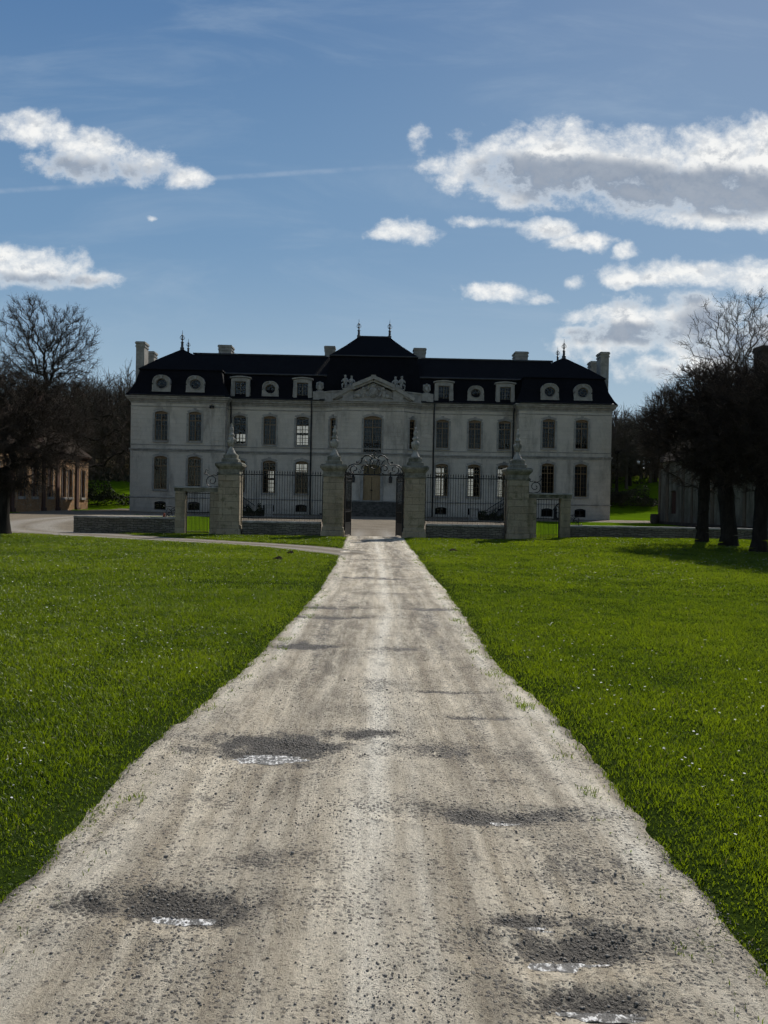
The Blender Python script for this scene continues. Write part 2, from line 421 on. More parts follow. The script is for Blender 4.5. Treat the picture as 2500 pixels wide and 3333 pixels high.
class MB:
    def __init__(s): s.V = []; s.F = []; s.M = None
    def add(s, V, F):
        b = len(s.V)
        for v in V: s.V.append(tuple(v) if s.M is None else tuple(s.M @ Vector(v)))
        for f in F: s.F.append(tuple(i + b for i in f))
    def box(s, x0, x1, y0, y1, z0, z1):
        if x0 > x1: x0, x1 = x1, x0
        s.add([(x0, y0, z0), (x1, y0, z0), (x1, y1, z0), (x0, y1, z0), (x0, y0, z1), (x1, y0, z1), (x1, y1, z1), (x0, y1, z1)],
              [(0, 3, 2, 1), (4, 5, 6, 7), (0, 1, 5, 4), (1, 2, 6, 5), (2, 3, 7, 6), (3, 0, 4, 7)])
    def bevbox(s, x0, x1, y0, y1, z0, z1, b=.02):
        """box with chamfered vertical edges and top"""
        if x0 > x1: x0, x1 = x1, x0
        def ring(i, z): return [(x0 + i + b, y0 + i, z), (x1 - i - b, y0 + i, z), (x1 - i, y0 + i + b, z), (x1 - i, y1 - i - b, z), (x1 - i - b, y1 - i, z), (x0 + i + b, y1 - i, z), (x0 + i, y1 - i - b, z), (x0 + i, y0 + i + b, z)]
        V = ring(0, z0) + ring(0, z1 - b) + ring(b, z1)
        F = [tuple(range(7, -1, -1)), tuple(range(16, 24))]
        for k in (0, 8):
            for i in range(8): F.append((k + i, k + (i + 1) % 8, k + 8 + (i + 1) % 8, k + 8 + i))
        s.add(V, F)
    def prism(s, poly, z0, z1):
        """polygon (x,y) counter-clockwise, extruded in z"""
        n = len(poly)
        s.add([(x, y, z0) for x, y in poly] + [(x, y, z1) for x, y in poly],
              [tuple(range(n - 1, -1, -1)), tuple(range(n, 2 * n))] + [(i, (i + 1) % n, n + (i + 1) % n, n + i) for i in range(n)])
    def slab(s, poly, y0, y1):
        """polygon (x,z) counter-clockwise seen from -y, extruded in y"""
        n = len(poly)
        s.add([(x, y0, z) for x, z in poly] + [(x, y1, z) for x, z in poly],
              [tuple(range(n)), tuple(range(2 * n - 1, n - 1, -1))] + [(i, n + i, n + (i + 1) % n, (i + 1) % n) for i in range(n)])
    def lathe(s, prof, c=(0, 0, 0), n=12, sx=1, sy=1):
        V = []; F = []
        for r, z in prof:
            for k in range(n):
                a = 2 * PI * k / n + PI / n
                V.append((c[0] + r * math.cos(a) * sx, c[1] + r * math.sin(a) * sy, c[2] + z))
        m = len(prof)
        for j in range(m - 1):
            for k in range(n): F.append((j * n + k, j * n + (k + 1) % n, (j + 1) * n + (k + 1) % n, (j + 1) * n + k))
        F.append(tuple(range(n - 1, -1, -1))); F.append(tuple(range((m - 1) * n, m * n)))
        s.add(V, F)
    def tube(s, pts, r, n=6, closed=False):
        P = [Vector(p) for p in pts]; m = len(P)
        R = r if isinstance(r, (list, tuple)) else [r] * m
        V = []; F = []; up = None
        for i in range(m):
            a = P[i - 1] if (i > 0 or closed) else P[i]; b = P[(i + 1) % m] if (i < m - 1 or closed) else P[i]
            t = (b - a).normalized()
            if up is None:
                up = t.orthogonal().normalized()
            up = (up - t * up.dot(t))
            up = up.normalized() if up.length > 1e-5 else t.orthogonal().normalized()
            w = t.cross(up)
            for k in range(n):
                an = 2 * PI * k / n
                V.append(P[i] + (up * math.cos(an) + w * math.sin(an)) * R[i])
        for i in range(m if closed else m - 1):
            j = (i + 1) % m
            for k in range(n): F.append((i * n + k, i * n + (k + 1) % n, j * n + (k + 1) % n, j * n + k))
        if not closed:
            F.append(tuple(range(n - 1, -1, -1))); F.append(tuple(range((m - 1) * n, m * n)))
        s.add(V, F)
    def blob(s, c, rx, ry, rz, n=8, m=6):
        prof = []
        V = []; F = []
        for j in range(m + 1):
            a = PI * j / m
            for k in range(n):
                b = 2 * PI * k / n
                V.append((c[0] + rx * math.sin(a) * math.cos(b), c[1] + ry * math.sin(a) * math.sin(b), c[2] - rz * math.cos(a)))
        for j in range(m):
            for k in range(n): F.append((j * n + k, j * n + (k + 1) % n, (j + 1) * n + (k + 1) % n, (j + 1) * n + k))
        s.add(V, F)
    def build(s, name, mat, parent=None, origin=None, smooth_=False):
        o = Vector(origin) if origin is not None else (WL[parent.name] if parent is not None else Vector((0, 0, 0)))
        me = mesh_from(name, [(v[0] - o[0], v[1] - o[1], v[2] - o[2]) for v in s.V], s.F, mat, smooth_)
        return link(name, me, parent, o)

def sweep(mb, pts, prof, closed=False):
    """sweep a profile [(out, z)] along a plan polyline [(x, y)]; out is to the right of the walk"""
    P = [Vector(p) for p in pts]; n = len(P); m = len(prof); V = []; F = []
    for i in range(n):
        d0 = (P[i] - P[i - 1]).normalized() if (i > 0 or closed) else None
        d1 = (P[(i + 1) % n] - P[i]).normalized() if (i < n - 1 or closed) else None
        if d0 is None: d0 = d1
        if d1 is None: d1 = d0
        n0 = Vector((d0[1], -d0[0])); n1 = Vector((d1[1], -d1[0]))
        mi = (n0 + n1); mi = mi / max(.2, mi.length_squared) * 2 if mi.length > 1e-4 else n0
        mi = mi * .5 * 1.0 if False else (n0 + n1) / (1 + n0.dot(n1)) if (1 + n0.dot(n1)) > .1 else n0
        for o, z in prof: V.append((P[i][0] + mi[0] * o, P[i][1] + mi[1] * o, z))
    for i in range(n if closed else n - 1):
        j = (i + 1) % n
        for k in range(m): F.append((i * m + k, i * m + (k + 1) % m, j * m + (k + 1) % m, j * m + k))
    if not closed:
        F.append(tuple(range(m))); F.append(tuple((n - 1) * m + k for k in range(m - 1, -1, -1)))
    mb.add(V, F)

def wall_panel(mb, T, s0, s1, z0, z1, holes, depth=.3):
    """wall sheet with real openings. T(s, d, z) -> world, d inwards. holes: (centre, width, zbottom, ztop, rise)"""
    br = {s0, s1}
    for c, w, zb, zt, rs in holes:
        k = 6 if rs > 0 else 1
        for i in range(k + 1): br.add(round(c - w / 2 + w * i / k, 4))
    br = sorted(b for b in br if s0 <= b <= s1)
    def top(h, x):
        c, w, zb, zt, rs = h
        return zt - rs * ((x - c) / (w / 2)) ** 2
    def quad(a, b, c, d): mb.add([T(*a), T(*b), T(*c), T(*d)], [(0, 1, 2, 3)])
    for a, b in zip(br[:-1], br[1:]):
        if b - a < 1e-5: continue
        mid = (a + b) / 2
        hs = sorted([h for h in holes if h[0] - h[1] / 2 < mid < h[0] + h[1] / 2], key=lambda h: h[2])
        la = lb = z0
        for h in hs:
            quad((a, 0, la), (b, 0, lb), (b, 0, h[2]), (a, 0, h[2]))
            la, lb = top(h, a), top(h, b)
            quad((a, 0, la), (b, 0, lb), (b, depth, lb), (a, depth, la))
            quad((a, depth, h[2]), (b, depth, h[2]), (b, 0, h[2]), (a, 0, h[2]))
        quad((a, 0, la), (b, 0, lb), (b, 0, z1), (a, 0, z1))
    for h in holes:
        for sg in (-1, 1):
            x = h[0] + sg * h[1] / 2; zt = top(h, x)
            quad((x, 0, h[2]), (x, depth, h[2]), (x, depth, zt), (x, 0, zt))

def seg_T(p, q):
    P = Vector(p); d = (Vector(q) - P); L = d.length; d = d / L; nrm = Vector((d[1], -d[0]))
    return (lambda s, dd, z: (P[0] + d[0] * s - nrm[0] * dd, P[1] + d[1] * s - nrm[1] * dd, z)), L
# ================================================================== the chateau
CH = empty('chateau', (0, 78, .45), 'long pale stone mansion with dark mansard roof and two projecting wings behind the gates', 'mansion')
YW, YM, YC, YR = 76.5, 78.0, 76.6, 88.0
ZE = 11.9     # eaves
OUT = [(-23.9, 89), (-23.9, YW), (-14.6, YW), (-14.6, YM), (-4.9, YM), (-3.1, YC), (3.1, YC), (4.9, YM), (14.6, YM), (14.6, YW), (23.9, YW), (23.9, 89)]

def make_window(w, h, rise, cols, rows, curtain=False, paint='window_paint', transom=True, rail=False, stone=True, added_blind=False):
    """origin at the middle of the sill, looking along -y; returns the frame with pane, sill, surround under it"""
    f = MB(); y0, y1 = .16, .23
    f.box(-w / 2 + .002, -w / 2 + .06, y0, y1, 0.002, h); f.box(w / 2 - .06, w / 2 - .002, y0, y1, 0.002, h)
    f.box(-w / 2 + .06, w / 2 - .06, y0, y1, .002, .09); f.box(-w / 2 + .06, w / 2 - .06, y0, y1, h - rise - .1, h)
    zt = h * .70
    if w > .9: f.box(-.042, .042, y0 - .01, y1 - .01, .09, h - rise - .1)
    if transom: f.box(-w / 2 + .06, w / 2 - .06, y0 - .013, y1 - .013, zt - .05, zt + .05)
    x0, x1, z0, z1 = -w / 2 + .06, w / 2 - .06, .09, h - rise - .1
    for i in range(1, cols):
        x = x0 + (x1 - x0) * i / cols
        if abs(x) > .08 or w <= .9: f.box(x - .011, x + .011, y0 + .015, y1 - .02, z0, z1)
    lo = max(1, round(rows * .7))
    for i in range(1, lo): 
        z = z0 + (zt - .05 - z0) * i / lo; f.box(x0, x1, y0 + .017, y1 - .022, z - .011, z + .011)
    for i in range(1, rows - lo + 0):
        z = zt + .05 + (z1 - zt - .05) * i / (rows - lo); f.box(x0, x1, y0 + .017, y1 - .022, z - .011, z + .011)
    fr = f.build('window', paint, None, (0, 0, 0))
    g = MB(); g.add([(x0, .2, z0), (x1, .2, z0), (x1, .2, z1), (x0, .2, z1)], [(0, 1, 2, 3)]); g.build('pane', 'old_glass', fr)
    if stone:
        s = MB(); s.box(-w / 2 - .16, w / 2 + .16, -.13, .0, -.17, -.003); s.box(-w / 2 + .01, w / 2 - .01, -.0, .16, -.1, -.004); s.build('sill', 'stone_trim', fr)
        t = MB(); b = .2
        for sg in (-1, 1): t.box(sg * (w / 2 + .004), sg * (w / 2 + b), -.045, .004, 0, h - rise)
        n = 6
        for i in range(n):
            a0 = -1 + 2 * i / n; a1 = -1 + 2 * (i + 1) / n
            za, zb = h - rise * a0 * a0, h - rise * a1 * a1
            k = (w / 2 + b) / (w / 2)
            t.slab([(a0 * w / 2, za + .004), (a1 * w / 2, zb + .004), (a1 * w / 2 * k, zb + .22), (a0 * w / 2 * k, za + .22)], -.045, .004)
        t.box(-.14, .14, -.10, .003, h - .02, h + .34)
        t.build('surround', 'stone_trim', fr)
    if curtain:
        c = MB(); n = 14
        sides = [(-1, 1)] if curtain == 'full' else [(-1, -.15), (.15, 1)] if curtain == 'pair' else [(-1, .02)] if curtain == 'left' else [(-.02, 1)]
        for a, b in sides:
            for i in range(n):
                u0 = a + (b - a) * i / n; u1 = a + (b - a) * (i + 1) / n
                c.add([(u0 * w * .46, .36 + .03 * (i % 2), .05), (u1 * w * .46, .36 + .03 * ((i + 1) % 2), .05), (u1 * w * .46, .36 + .03 * ((i + 1) % 2), h - rise - .05), (u0 * w * .46, .36 + .03 * (i % 2), h - rise - .05)], [(0, 1, 2, 3)])
        c.build('curtain', 'curtain', fr)
    if rail:
        r = MB(); hh = .95
        for z in (.06, hh - .1, hh): r.box(-w / 2 + .01, w / 2 - .01, .03, .07, z, z + .04)
        for i in range(15):
            x = -w / 2 + .08 + (w - .16) * i / 14; r.box(x - .012, x + .012, .04, .06, .1, hh)
        for i in range(4):
            x = -w / 2 + w * (i + .5) / 4
            r.tube([(x + .16 * math.cos(a), .05, .48 + .22 * math.sin(a)) for a in np.linspace(0, 2 * PI, 13)[:-1]], .014, 5, True)
        r.build('balcony_rail', 'wrought_iron', fr)
    return fr
WP = {}
def put_window(key, x, y, z, rz=0):
    src, used = WP[key]
    if used:
        o = src.copy(); COL.objects.link(o); o.parent = CH
        for ch in src.children:
            c = ch.copy(); COL.objects.link(c); c.parent = o
    else:
        o = src; o.parent = CH; WP[key] = (src, True)
    WL[o.name] = Vector((x, y, z)); o.location = Vector((x, y, z)) - WL['chateau']; o.rotation_euler = (0, 0, rz)
    return o
def wdef(key, *a, **k): WP[key] = (make_window(*a, **k), False)
wdef('up', 1.25, 2.92, .16, 4, 6); wdef('up_full', 1.25, 2.92, .16, 4, 6, curtain='full'); wdef('up_pair', 1.25, 2.92, .16, 4, 6, curtain='pair')
wdef('up_clear', 1.25, 2.92, .16, 4, 6, paint='window_paint_pale')
wdef('gr', 1.27, 3.3, .18, 4, 7); wdef('gr_left', 1.27, 3.3, .18, 4, 7, curtain='right'); wdef('gr_pair', 1.27, 3.3, .18, 4, 7, curtain='pair')
wdef('base', 1.15, .85, .12, 2, 1, transom=False, paint='wrought_iron', stone=False)
wdef('big', 1.78, 3.72, .24, 6, 8, curtain='pair', rail=True)
wdef('slim', .78, 3.0, .1, 2, 7)

HOLES = {}
def hole(seg, s, w, zb, zt, r): HOLES.setdefault(seg, []).append((s, w, zb, zt, r))
# wings
for sg, seg in ((-1, 1), (1, 9)):
    x0 = OUT[seg][0]
    for k, x in enumerate((sg * 20.93, sg * 17.6)):
        s = x - x0
        hole(seg, s, 1.15, .68, 1.53, .12); hole(seg, s, 1.27, 2.72, 6.02, .18); hole(seg, s, 1.25, 7.52, 10.44, .16)
        put_window('base', x, YW, .68)
        put_window(('gr' if (k == 0) == (sg < 0) else 'gr_left') if sg < 0 else ('gr' if k else 'gr_pair'), x, YW, 2.72)
        put_window(('up' if k == 0 else 'up_pair') if sg < 0 else 'up', x, YW, 7.52)
for sg, seg in ((-1, 3), (1, 7)):
    x0 = OUT[seg][0]
    for k, x in enumerate((7.1, 10.4, 13.45)):
        X = sg * x; s = X - x0
        hole(seg, s, 1.15, .68, 1.45, .12); hole(seg, s, 1.27, 2.55, 5.85, .18); hole(seg, s, 1.25, 7.42, 10.34, .16)
        put_window('base', X, YM, .68)
        put_window('gr', X, YM, 2.55)
        put_window('up_full' if (sg < 0 and k == 1) else 'up_clear' if sg < 0 else 'up', X, YM, 7.42)
# centre
hole(5, 3.1, 1.78, 6.68, 10.4, .24); put_window('big', 0, YC, 6.68)
hole(5, 3.1, 1.7, 1.86, 5.55, .2)
for seg, sg in ((4, -1), (6, 1)):
    L = math.hypot(1.8, 1.4); hole(seg, L / 2, .78, 7.2, 10.2, .1)
    a = math.atan2(OUT[seg + 1][1] - OUT[seg][1], OUT[seg + 1][0] - OUT[seg][0])
    put_window('slim', sg * 4.0, (YM + YC) / 2, 7.2, a)

wl = MB()
for i in range(len(OUT) - 1):
    T, L = seg_T(OUT[i], OUT[i + 1]); wall_panel(wl, T, 0, L, 0, ZE - .05, HOLES.get(i, []), .32)
wl.build('front_wall', 'chateau_limestone', CH)
# rear wall with the openings daylight comes through
RW = [(-14.95, 1.1, 7.4, 9.35), (-7.9, 1.5, 7.5, 10.45), (-8.0, 1.3, 5.0, 6.05), (-11.45, .7, 2.4, 5.2), (7.7, 1.25, 2.5, 5.9), (11.15, 1.1, 2.5, 5.9), (14.5, 1.05, 2.5, 5.9)]
rw = MB(); T, L = seg_T((23.9, YR), (-23.9, YR))
wall_panel(rw, T, 0, L, 0, ZE - .05, [(23.9 - x, w, a, b, .0) for x, w, a, b in RW], .25)
rw.build('rear_wall', 'chateau_limestone', CH)
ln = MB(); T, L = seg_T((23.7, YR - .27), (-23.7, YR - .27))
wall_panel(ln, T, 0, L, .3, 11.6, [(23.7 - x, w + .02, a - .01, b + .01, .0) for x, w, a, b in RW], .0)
ln.build('dark_rear_lining', 'interior_plaster', CH)  # dark sheet added inside the rear wall to keep the windows dark
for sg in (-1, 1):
    pt = MB(); a, b = sorted((sg * 16.6, sg * 23.6)); pt.box(a, b, 80.2, 80.35, .5, 11.15); pt.build('added_partition', 'interior_plaster', CH, (sg * 20, 80.2, .5))  # unseen dark wall added to darken the view through the wing windows
for x, w, a, b in RW:
    f = MB(); y = YR - .12
    nx = 3 if w > .8 else 2; nz = max(2, round((b - a) / .5))
    for i in range(nx + 1):
        xx = x - w / 2 + w * i / nx; t = .05 if i in (0, nx) else .03
        f.box(max(xx - t, x - w / 2 + .002), min(xx + t, x + w / 2 - .002), y, y + .05, a + .002, b - .002)
    for i in range(nz + 1):
        zz = a + (b - a) * i / nz; t = .05 if i in (0, nz) else .028
        if i == nz - 2: t = .12
        f.box(x - w / 2 + .004, x + w / 2 - .004, y + .003, y + .047, max(a + .003, zz - t), min(b - .003, zz + t))
    fo = f.build('garden_window', 'window_paint_pale', CH)
    g = MB(); g.add([(x - w / 2, y + .08, a), (x + w / 2, y + .08, a), (x + w / 2, y + .08, b), (x - w / 2, y + .08, b)], [(0, 1, 2, 3)])
    g.build('added_blind', 'added_blind_cloth', fo)  # translucent sheet added behind the frame so the front panes show bright
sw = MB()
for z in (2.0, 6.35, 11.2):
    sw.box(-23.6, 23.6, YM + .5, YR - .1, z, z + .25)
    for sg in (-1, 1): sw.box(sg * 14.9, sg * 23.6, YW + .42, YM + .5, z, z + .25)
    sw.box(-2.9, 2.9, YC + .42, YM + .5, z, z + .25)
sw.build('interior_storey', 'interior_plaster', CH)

# bands and cornice run round the whole front
def band(name, mat, prof):
    b = MB(); sweep(b, OUT, prof); return b.build(name, mat, CH)
band('cornice', 'stone_trim', [(-.05, 11.22), (.07, 11.22), (.07, 11.36), (.16, 11.42), (.2, 11.52), (.34, 11.6), (.36, 11.72), (.46, 11.78), (.46, ZE), (-.05, ZE)])
band('frieze_moulding', 'stone_trim', [(-.05, 10.86), (.05, 10.86), (.07, 10.95), (-.05, 10.95)])
band('string_course', 'stone_trim', [(-.05, 6.42), (.05, 6.42), (.05, 6.58), (.13, 6.62), (.13, 6.74), (-.05, 6.76)])
band('sill_band', 'stone_trim', [(-.05, 7.06), (.04, 7.06), (.04, 7.16), (-.05, 7.16)])
band('plinth', 'stone_trim', [(-.05, 1.84), (.05, 1.84), (.08, 1.9), (.05, 1.98), (-.05, 1.98)])
for seg in ((1, 2), (3, 4), (7, 8), (9, 10)):
    P = [OUT[seg[0]], OUT[seg[1]]]; gut = MB()
    sweep(gut, P, [(.44, ZE + .004), (.58, ZE + .01), (.62, ZE + .1), (.58, ZE + .12), (.44, ZE + .1)])
    gut.build('gutter', 'lead', CH, P[0] + (ZE,))
# rusticated quoins
def quoins(p, d, n, w0, w1, z0, z1):
    qu = MB(); k = 0; z = z0
    while z < z1 - .2:
        w = w0 if k % 2 else w1
        a = Vector(p); b = a + Vector(d) * w
        nv = Vector(n) * .045; c = b + nv; e = a + nv
        poly = [(a[0] - n[0] * .01, a[1] - n[1] * .01), (b[0] - n[0] * .01, b[1] - n[1] * .01), (c[0], c[1]), (e[0], e[1])]
        ar = sum(poly[i][0] * poly[(i + 1) % 4][1] - poly[(i + 1) % 4][0] * poly[i][1] for i in range(4))
        qu.prism(poly if ar > 0 else poly[::-1], z + .012, z + .40)
        z += .42; k += 1
    qu.build('quoin_strip', 'chateau_limestone', CH, (p[0], p[1], z0))
for sg in (-1, 1):
    for z0, z1 in ((2.0, 6.4), (7.18, 10.84), (.1, 1.8)):
        quoins((sg * 23.9, YW), (-sg, 0), (0, -1), .95, .7, z0, z1)
        quoins((sg * 14.6, YW), (sg, 0), (0, -1), .95, .7, z0, z1)
        quoins((sg * 4.95, YM), (sg, 0), (0, -1), .9, .75, z0, z1)
        quoins((sg * 3.1, YC), (-sg, 0), (0, -1), .8, .8, z0, z1) if z0 != 99 else None
dp = MB()
for sg in (-1, 1):
    for x, y in ((14.3, YM), (6.2, YM)):
        dp.tube([(sg * x, y - .62, ZE - .05), (sg * x, y - .5, ZE - .3), (sg * x, y - .14, ZE - .85), (sg * x, y - .14, .4)], .075, 8)
        o = dp.build('downpipe', 'lead', CH, (sg * x, y, .4), True); dp = MB()

for _k, (_o, _u) in list(WP.items()):
    if not _u:
        for _c in list(_o.children): bpy.data.objects.remove(_c)
        bpy.data.objects.remove(_o)

# ---------------------------------------------------------------- roofs
def loops_roof(name, mat, loops, ends=True):
    b = MB(); V = []; F = []
    for x0, x1, y0, y1, z in loops: V += [(x0, y0, z), (x1, y0, z), (x1, y1, z), (x0, y1, z)]
    for j in range(len(loops) - 1):
        for k in range(4): F.append((j * 4 + k, j * 4 + (k + 1) % 4, j * 4 + 4 + (k + 1) % 4, j * 4 + 4 + k))
    n = len(loops) * 4
    F.append((n - 4, n - 3, n - 2, n - 1))
    b.add(V, F)
    return b
ZB = 14.52
r = loops_roof('', '', [(-14.5, 14.5, YM - .46, YR + .46, ZE + .015), (-14.9, 14.9, YM - .12, YR + .12, ZE + .45), (-15.4, 15.4, YM + .6, YR - .6, ZB)])
r.build('lower_roof', 'slate', CH)
r = loops_roof('', '', [(-15.6, 15.6, YM + .45, YR - .45, ZB + .02), (-15.6, 15.6, YM + .55, YR - .55, ZB + .1), (-19, 19, 81.3, 81.32, 17.08)])
r.build('upper_roof', 'slate_worn', CH)
for sg in (-1, 1):
    def X(a, b): return (a, b) if sg > 0 else (-b, -a)
    r = loops_roof('', '', [X(14.12, 24.38) + (YW - .48, 89.4, ZE + .015), X(14.42, 24.08) + (YW - .18, 89.1, ZE + .42), X(14.85, 23.65) + (YW + .28, 88.7, ZE + 1.3), X(15.2, 23.3) + (YW + .75, 88.3, ZB + .1)])
    r.build('wing_lower_roof', 'slate', CH, (sg * 19, YW, ZE))
    r = loops_roof('', '', [X(15.05, 23.45) + (YW + .6, 88.45, ZB + .12), X(15.08, 23.42) + (YW + .63, 88.4, ZB + .2), X(17.2, 21.75) + (78.4, 86.0, 15.97), X(19.76, 19.78) + (79.7, 82.5, 17.22)])
    r.build('wing_upper_roof', 'slate', CH, (sg * 19, YW, ZB))
r = loops_roof('', '', [(-5.45, 5.45, YM - .5, YR, ZE + .02), (-5.25, 5.25, YM - .2, YR - .1, ZE + .6), (-4.75, 4.75, YM + .25, 87.6, 14.4), (-4.38, 4.38, YM + .85, 87.2, 16.68)])
r.build('central_lower_roof', 'slate', CH)
r = loops_roof('', '', [(-4.55, 4.55, YM + .7, 87.4, 16.7), (-4.5, 4.5, YM + .75, 87.3, 16.8), (-3.0, 3.0, 80.0, 84.5, 18.0), (-1.63, 1.63, 81.3, 81.5, 19.25)])
r.build('central_upper_roof', 'slate', CH)
# flat tops that join walls and roofs over the canted bay
ft = MB(); ft.prism([(-4.9, YM + .3), (-4.9, YM), (-3.1, YC), (3.1, YC), (4.9, YM), (4.9, YM + .3)], ZE - .06, ZE - .002); ft.build('bay_roof', 'lead', CH)
# lead rolls along the breaks and ridges
lr = MB()
for sg in (-1, 1):
    lr.tube([(sg * 4.6, YM + .5, ZB + .1), (sg * 15.1, YM + .5, ZB + .1)], .09, 6)
    lr.tube([(sg * 5, 81.3, 17.1), (sg * 19, 81.3, 17.1)], .1, 6)
    lr.tube([(sg * 19.77, 79.7, 17.23), (sg * 19.77, 82.5, 17.23)], .1, 6)
lr.tube([(-1.63, 81.4, 19.28), (1.63, 81.4, 19.28)], .11, 6)
lr.tube([(-4.55, YM + .7, 16.74), (4.55, YM + .7, 16.74)], .07, 6)
lr.build('roof_rolls', 'lead', CH)

def chimney(x0, x1, y0, y1, z0, z1):
    c = MB(); cx, cy = (x0 + x1) / 2, (y0 + y1) / 2; w, d = (x1 - x0) / 2, (y1 - y0) / 2
    c.box(x0, x1, y0, y1, z0, z1 - .55)
    c.box(x0 - .06, x1 + .06, y0 - .06, y1 + .06, z1 - .55, z1 - .42); c.box(x0 - .01, x1 + .01, y0 - .01, y1 + .01, z1 - .42, z1 - .24)
    c.box(x0 - .09, x1 + .09, y0 - .09, y1 + .09, z1 - .24, z1 - .08); c.box(x0 - .03, x1 + .03, y0 - .03, y1 + .03, z1 - .08, z1)
    o = c.build('chimney', 'stone_trim', CH, (cx, cy, z0))
    return o
for sg in (-1, 1):
    a, b = sorted((sg * 23.3, sg * 24.15)); chimney(a, b, 78.6, 80.0, ZE, 17.7)
    a, b = sorted((sg * 23.45, sg * 24.2)); chimney(a, b, 82.6, 83.8, ZE, 17.5)
    a, b = sorted((sg * 15.25, sg * 16.6)); chimney(a, b, 82.6, 84.2, 15, 18.35)
    a, b = sorted((sg * (4.3 if sg > 0 else 4.2), sg * (5.55 if sg > 0 else 5.25))); chimney(a, b, 82.4, 83.6, 15, 18.45)

def finial(x, y, z, h):
    f = MB(); c = (x, y, z); k = h / 1.85
    f.lathe([(.2 * k, -.15 * k), (.2 * k, .12 * k), (.13 * k, .16 * k), (.12 * k, .6 * k), (.19 * k, .64 * k), (.08 * k, .7 * k), (.055 * k, .84 * k), (.15 * k, .93 * k), (.06 * k, 1.0 * k), (.04 * k, 1.1 * k), (.04 * k, 1.3 * k), (.09 * k, 1.36 * k), (.03 * k, 1.44 * k), (.012 * k, 1.85 * k)], c, 8)
    for i in range(6):
        a = 2 * PI * i / 6; ca, sa = math.cos(a), math.sin(a)
        f.tube([(x + ca * rr * k, y + sa * rr * k, z + zz * k) for rr, zz in ((.04, .9), (.2, .95), (.25, 1.08), (.2, 1.2), (.1, 1.28), (.16, 1.34))], .018 * k, 4)
    f.build('roof_finial', 'lead', CH, c)
finial(-1.63, 81.4, 19.3, 1.85); finial(1.63, 81.4, 19.3, 1.85)
for sg in (-1, 1): finial(sg * 19.77, 79.75, 17.27, 1.9); finial(sg * 19.77, 82.4, 17.27, 1.6)

# ---------------------------------------------------------------- dormers
def stone_dormer(x):
    y = YM - .22; z = ZE + .06
    d = MB(); w, h = 1.9, 2.1
    for sg in (-1, 1):
        d.box(sg * .56, sg * .93, y, y + .5, z, z + 1.78)
        d.slab([(sg * .935, z), (sg * 1.16, z), (sg * 1.13, z + .18), (sg * .99, z + .5), (sg * .97, z + 1.3), (sg * .935, z + 1.32)][::(1 if sg > 0 else -1)], y + .08, y + .4)
    d.box(-.56, .56, y + .02, y + .5, z, z + .16)
    n = 10
    top = [(-.93 + 1.86 * i / n, z + 2.05 + .12 * (1 - (2 * i / n - 1) ** 2)) for i in range(n + 1)]
    d.slab([(-.93, z + 1.78)] + [(.93, z + 1.78)] + top[::-1], y, y + .5)
    cap = [(-1.06 + 2.12 * i / n, z + 2.07 + .13 * (1 - (2 * i / n - 1) ** 2)) for i in range(n + 1)]
    cap2 = [(a, b + .13) for a, b in cap]
    d.slab(cap + cap2[::-1], y - .13, y + .62)
    o = d.build('dormer', 'stone_trim', CH, (x, y, z)) if False else None
    me = MB(); me.V = [(a + x, b, c) for a, b, c in d.V]; me.F = d.F
    o = me.build('dormer', 'stone_trim', CH, (x, y, z))
    ck = MB()
    for sg in (-1, 1): ck.box(x + sg * .75, x + sg * .9, y + .5, y + 2.0, z + .1, z + 1.9)
    ck.box(x - .95, x + .95, y + .62, y + 2.4, z + 2.02, z + 2.2); ck.build('dormer_roof', 'slate', o)
    bk = MB(); bk.box(x - .74, x + .74, y + 1.2, y + 1.25, z, z + 1.95); bk.build('dormer_back', 'interior_plaster', o)
    f = MB(); w = 1.12; a = z + .16; b = z + 1.78; yy = y + .14
    f.box(x - .56, x - .5, yy, yy + .06, a, b); f.box(x + .5, x + .56, yy, yy + .06, a, b); f.box(x - .5, x + .5, yy, yy + .06, a, a + .07); f.box(x - .5, x + .5, yy, yy + .06, b - .08, b)
    f.box(x - .05, x + .05, yy - .01, yy + .05, a + .07, b - .08)
    for i in (-.27, .27): f.box(x + i - .018, x + i + .018, yy + .01, yy + .045, a + .07, b - .08)
    for i in range(1, 4): zz = a + (b - a) * i / 4; f.box(x - .5, x + .5, yy + .012, yy + .042, zz - .018, zz + .018)
    f.build('dormer_window', 'window_paint_pale', o)
    g = MB(); g.add([(x - .5, yy + .03, a), (x + .5, yy + .03, a), (x + .5, yy + .03, b), (x - .5, yy + .03, b)], [(0, 1, 2, 3)]); g.build('pane', 'old_glass', o)
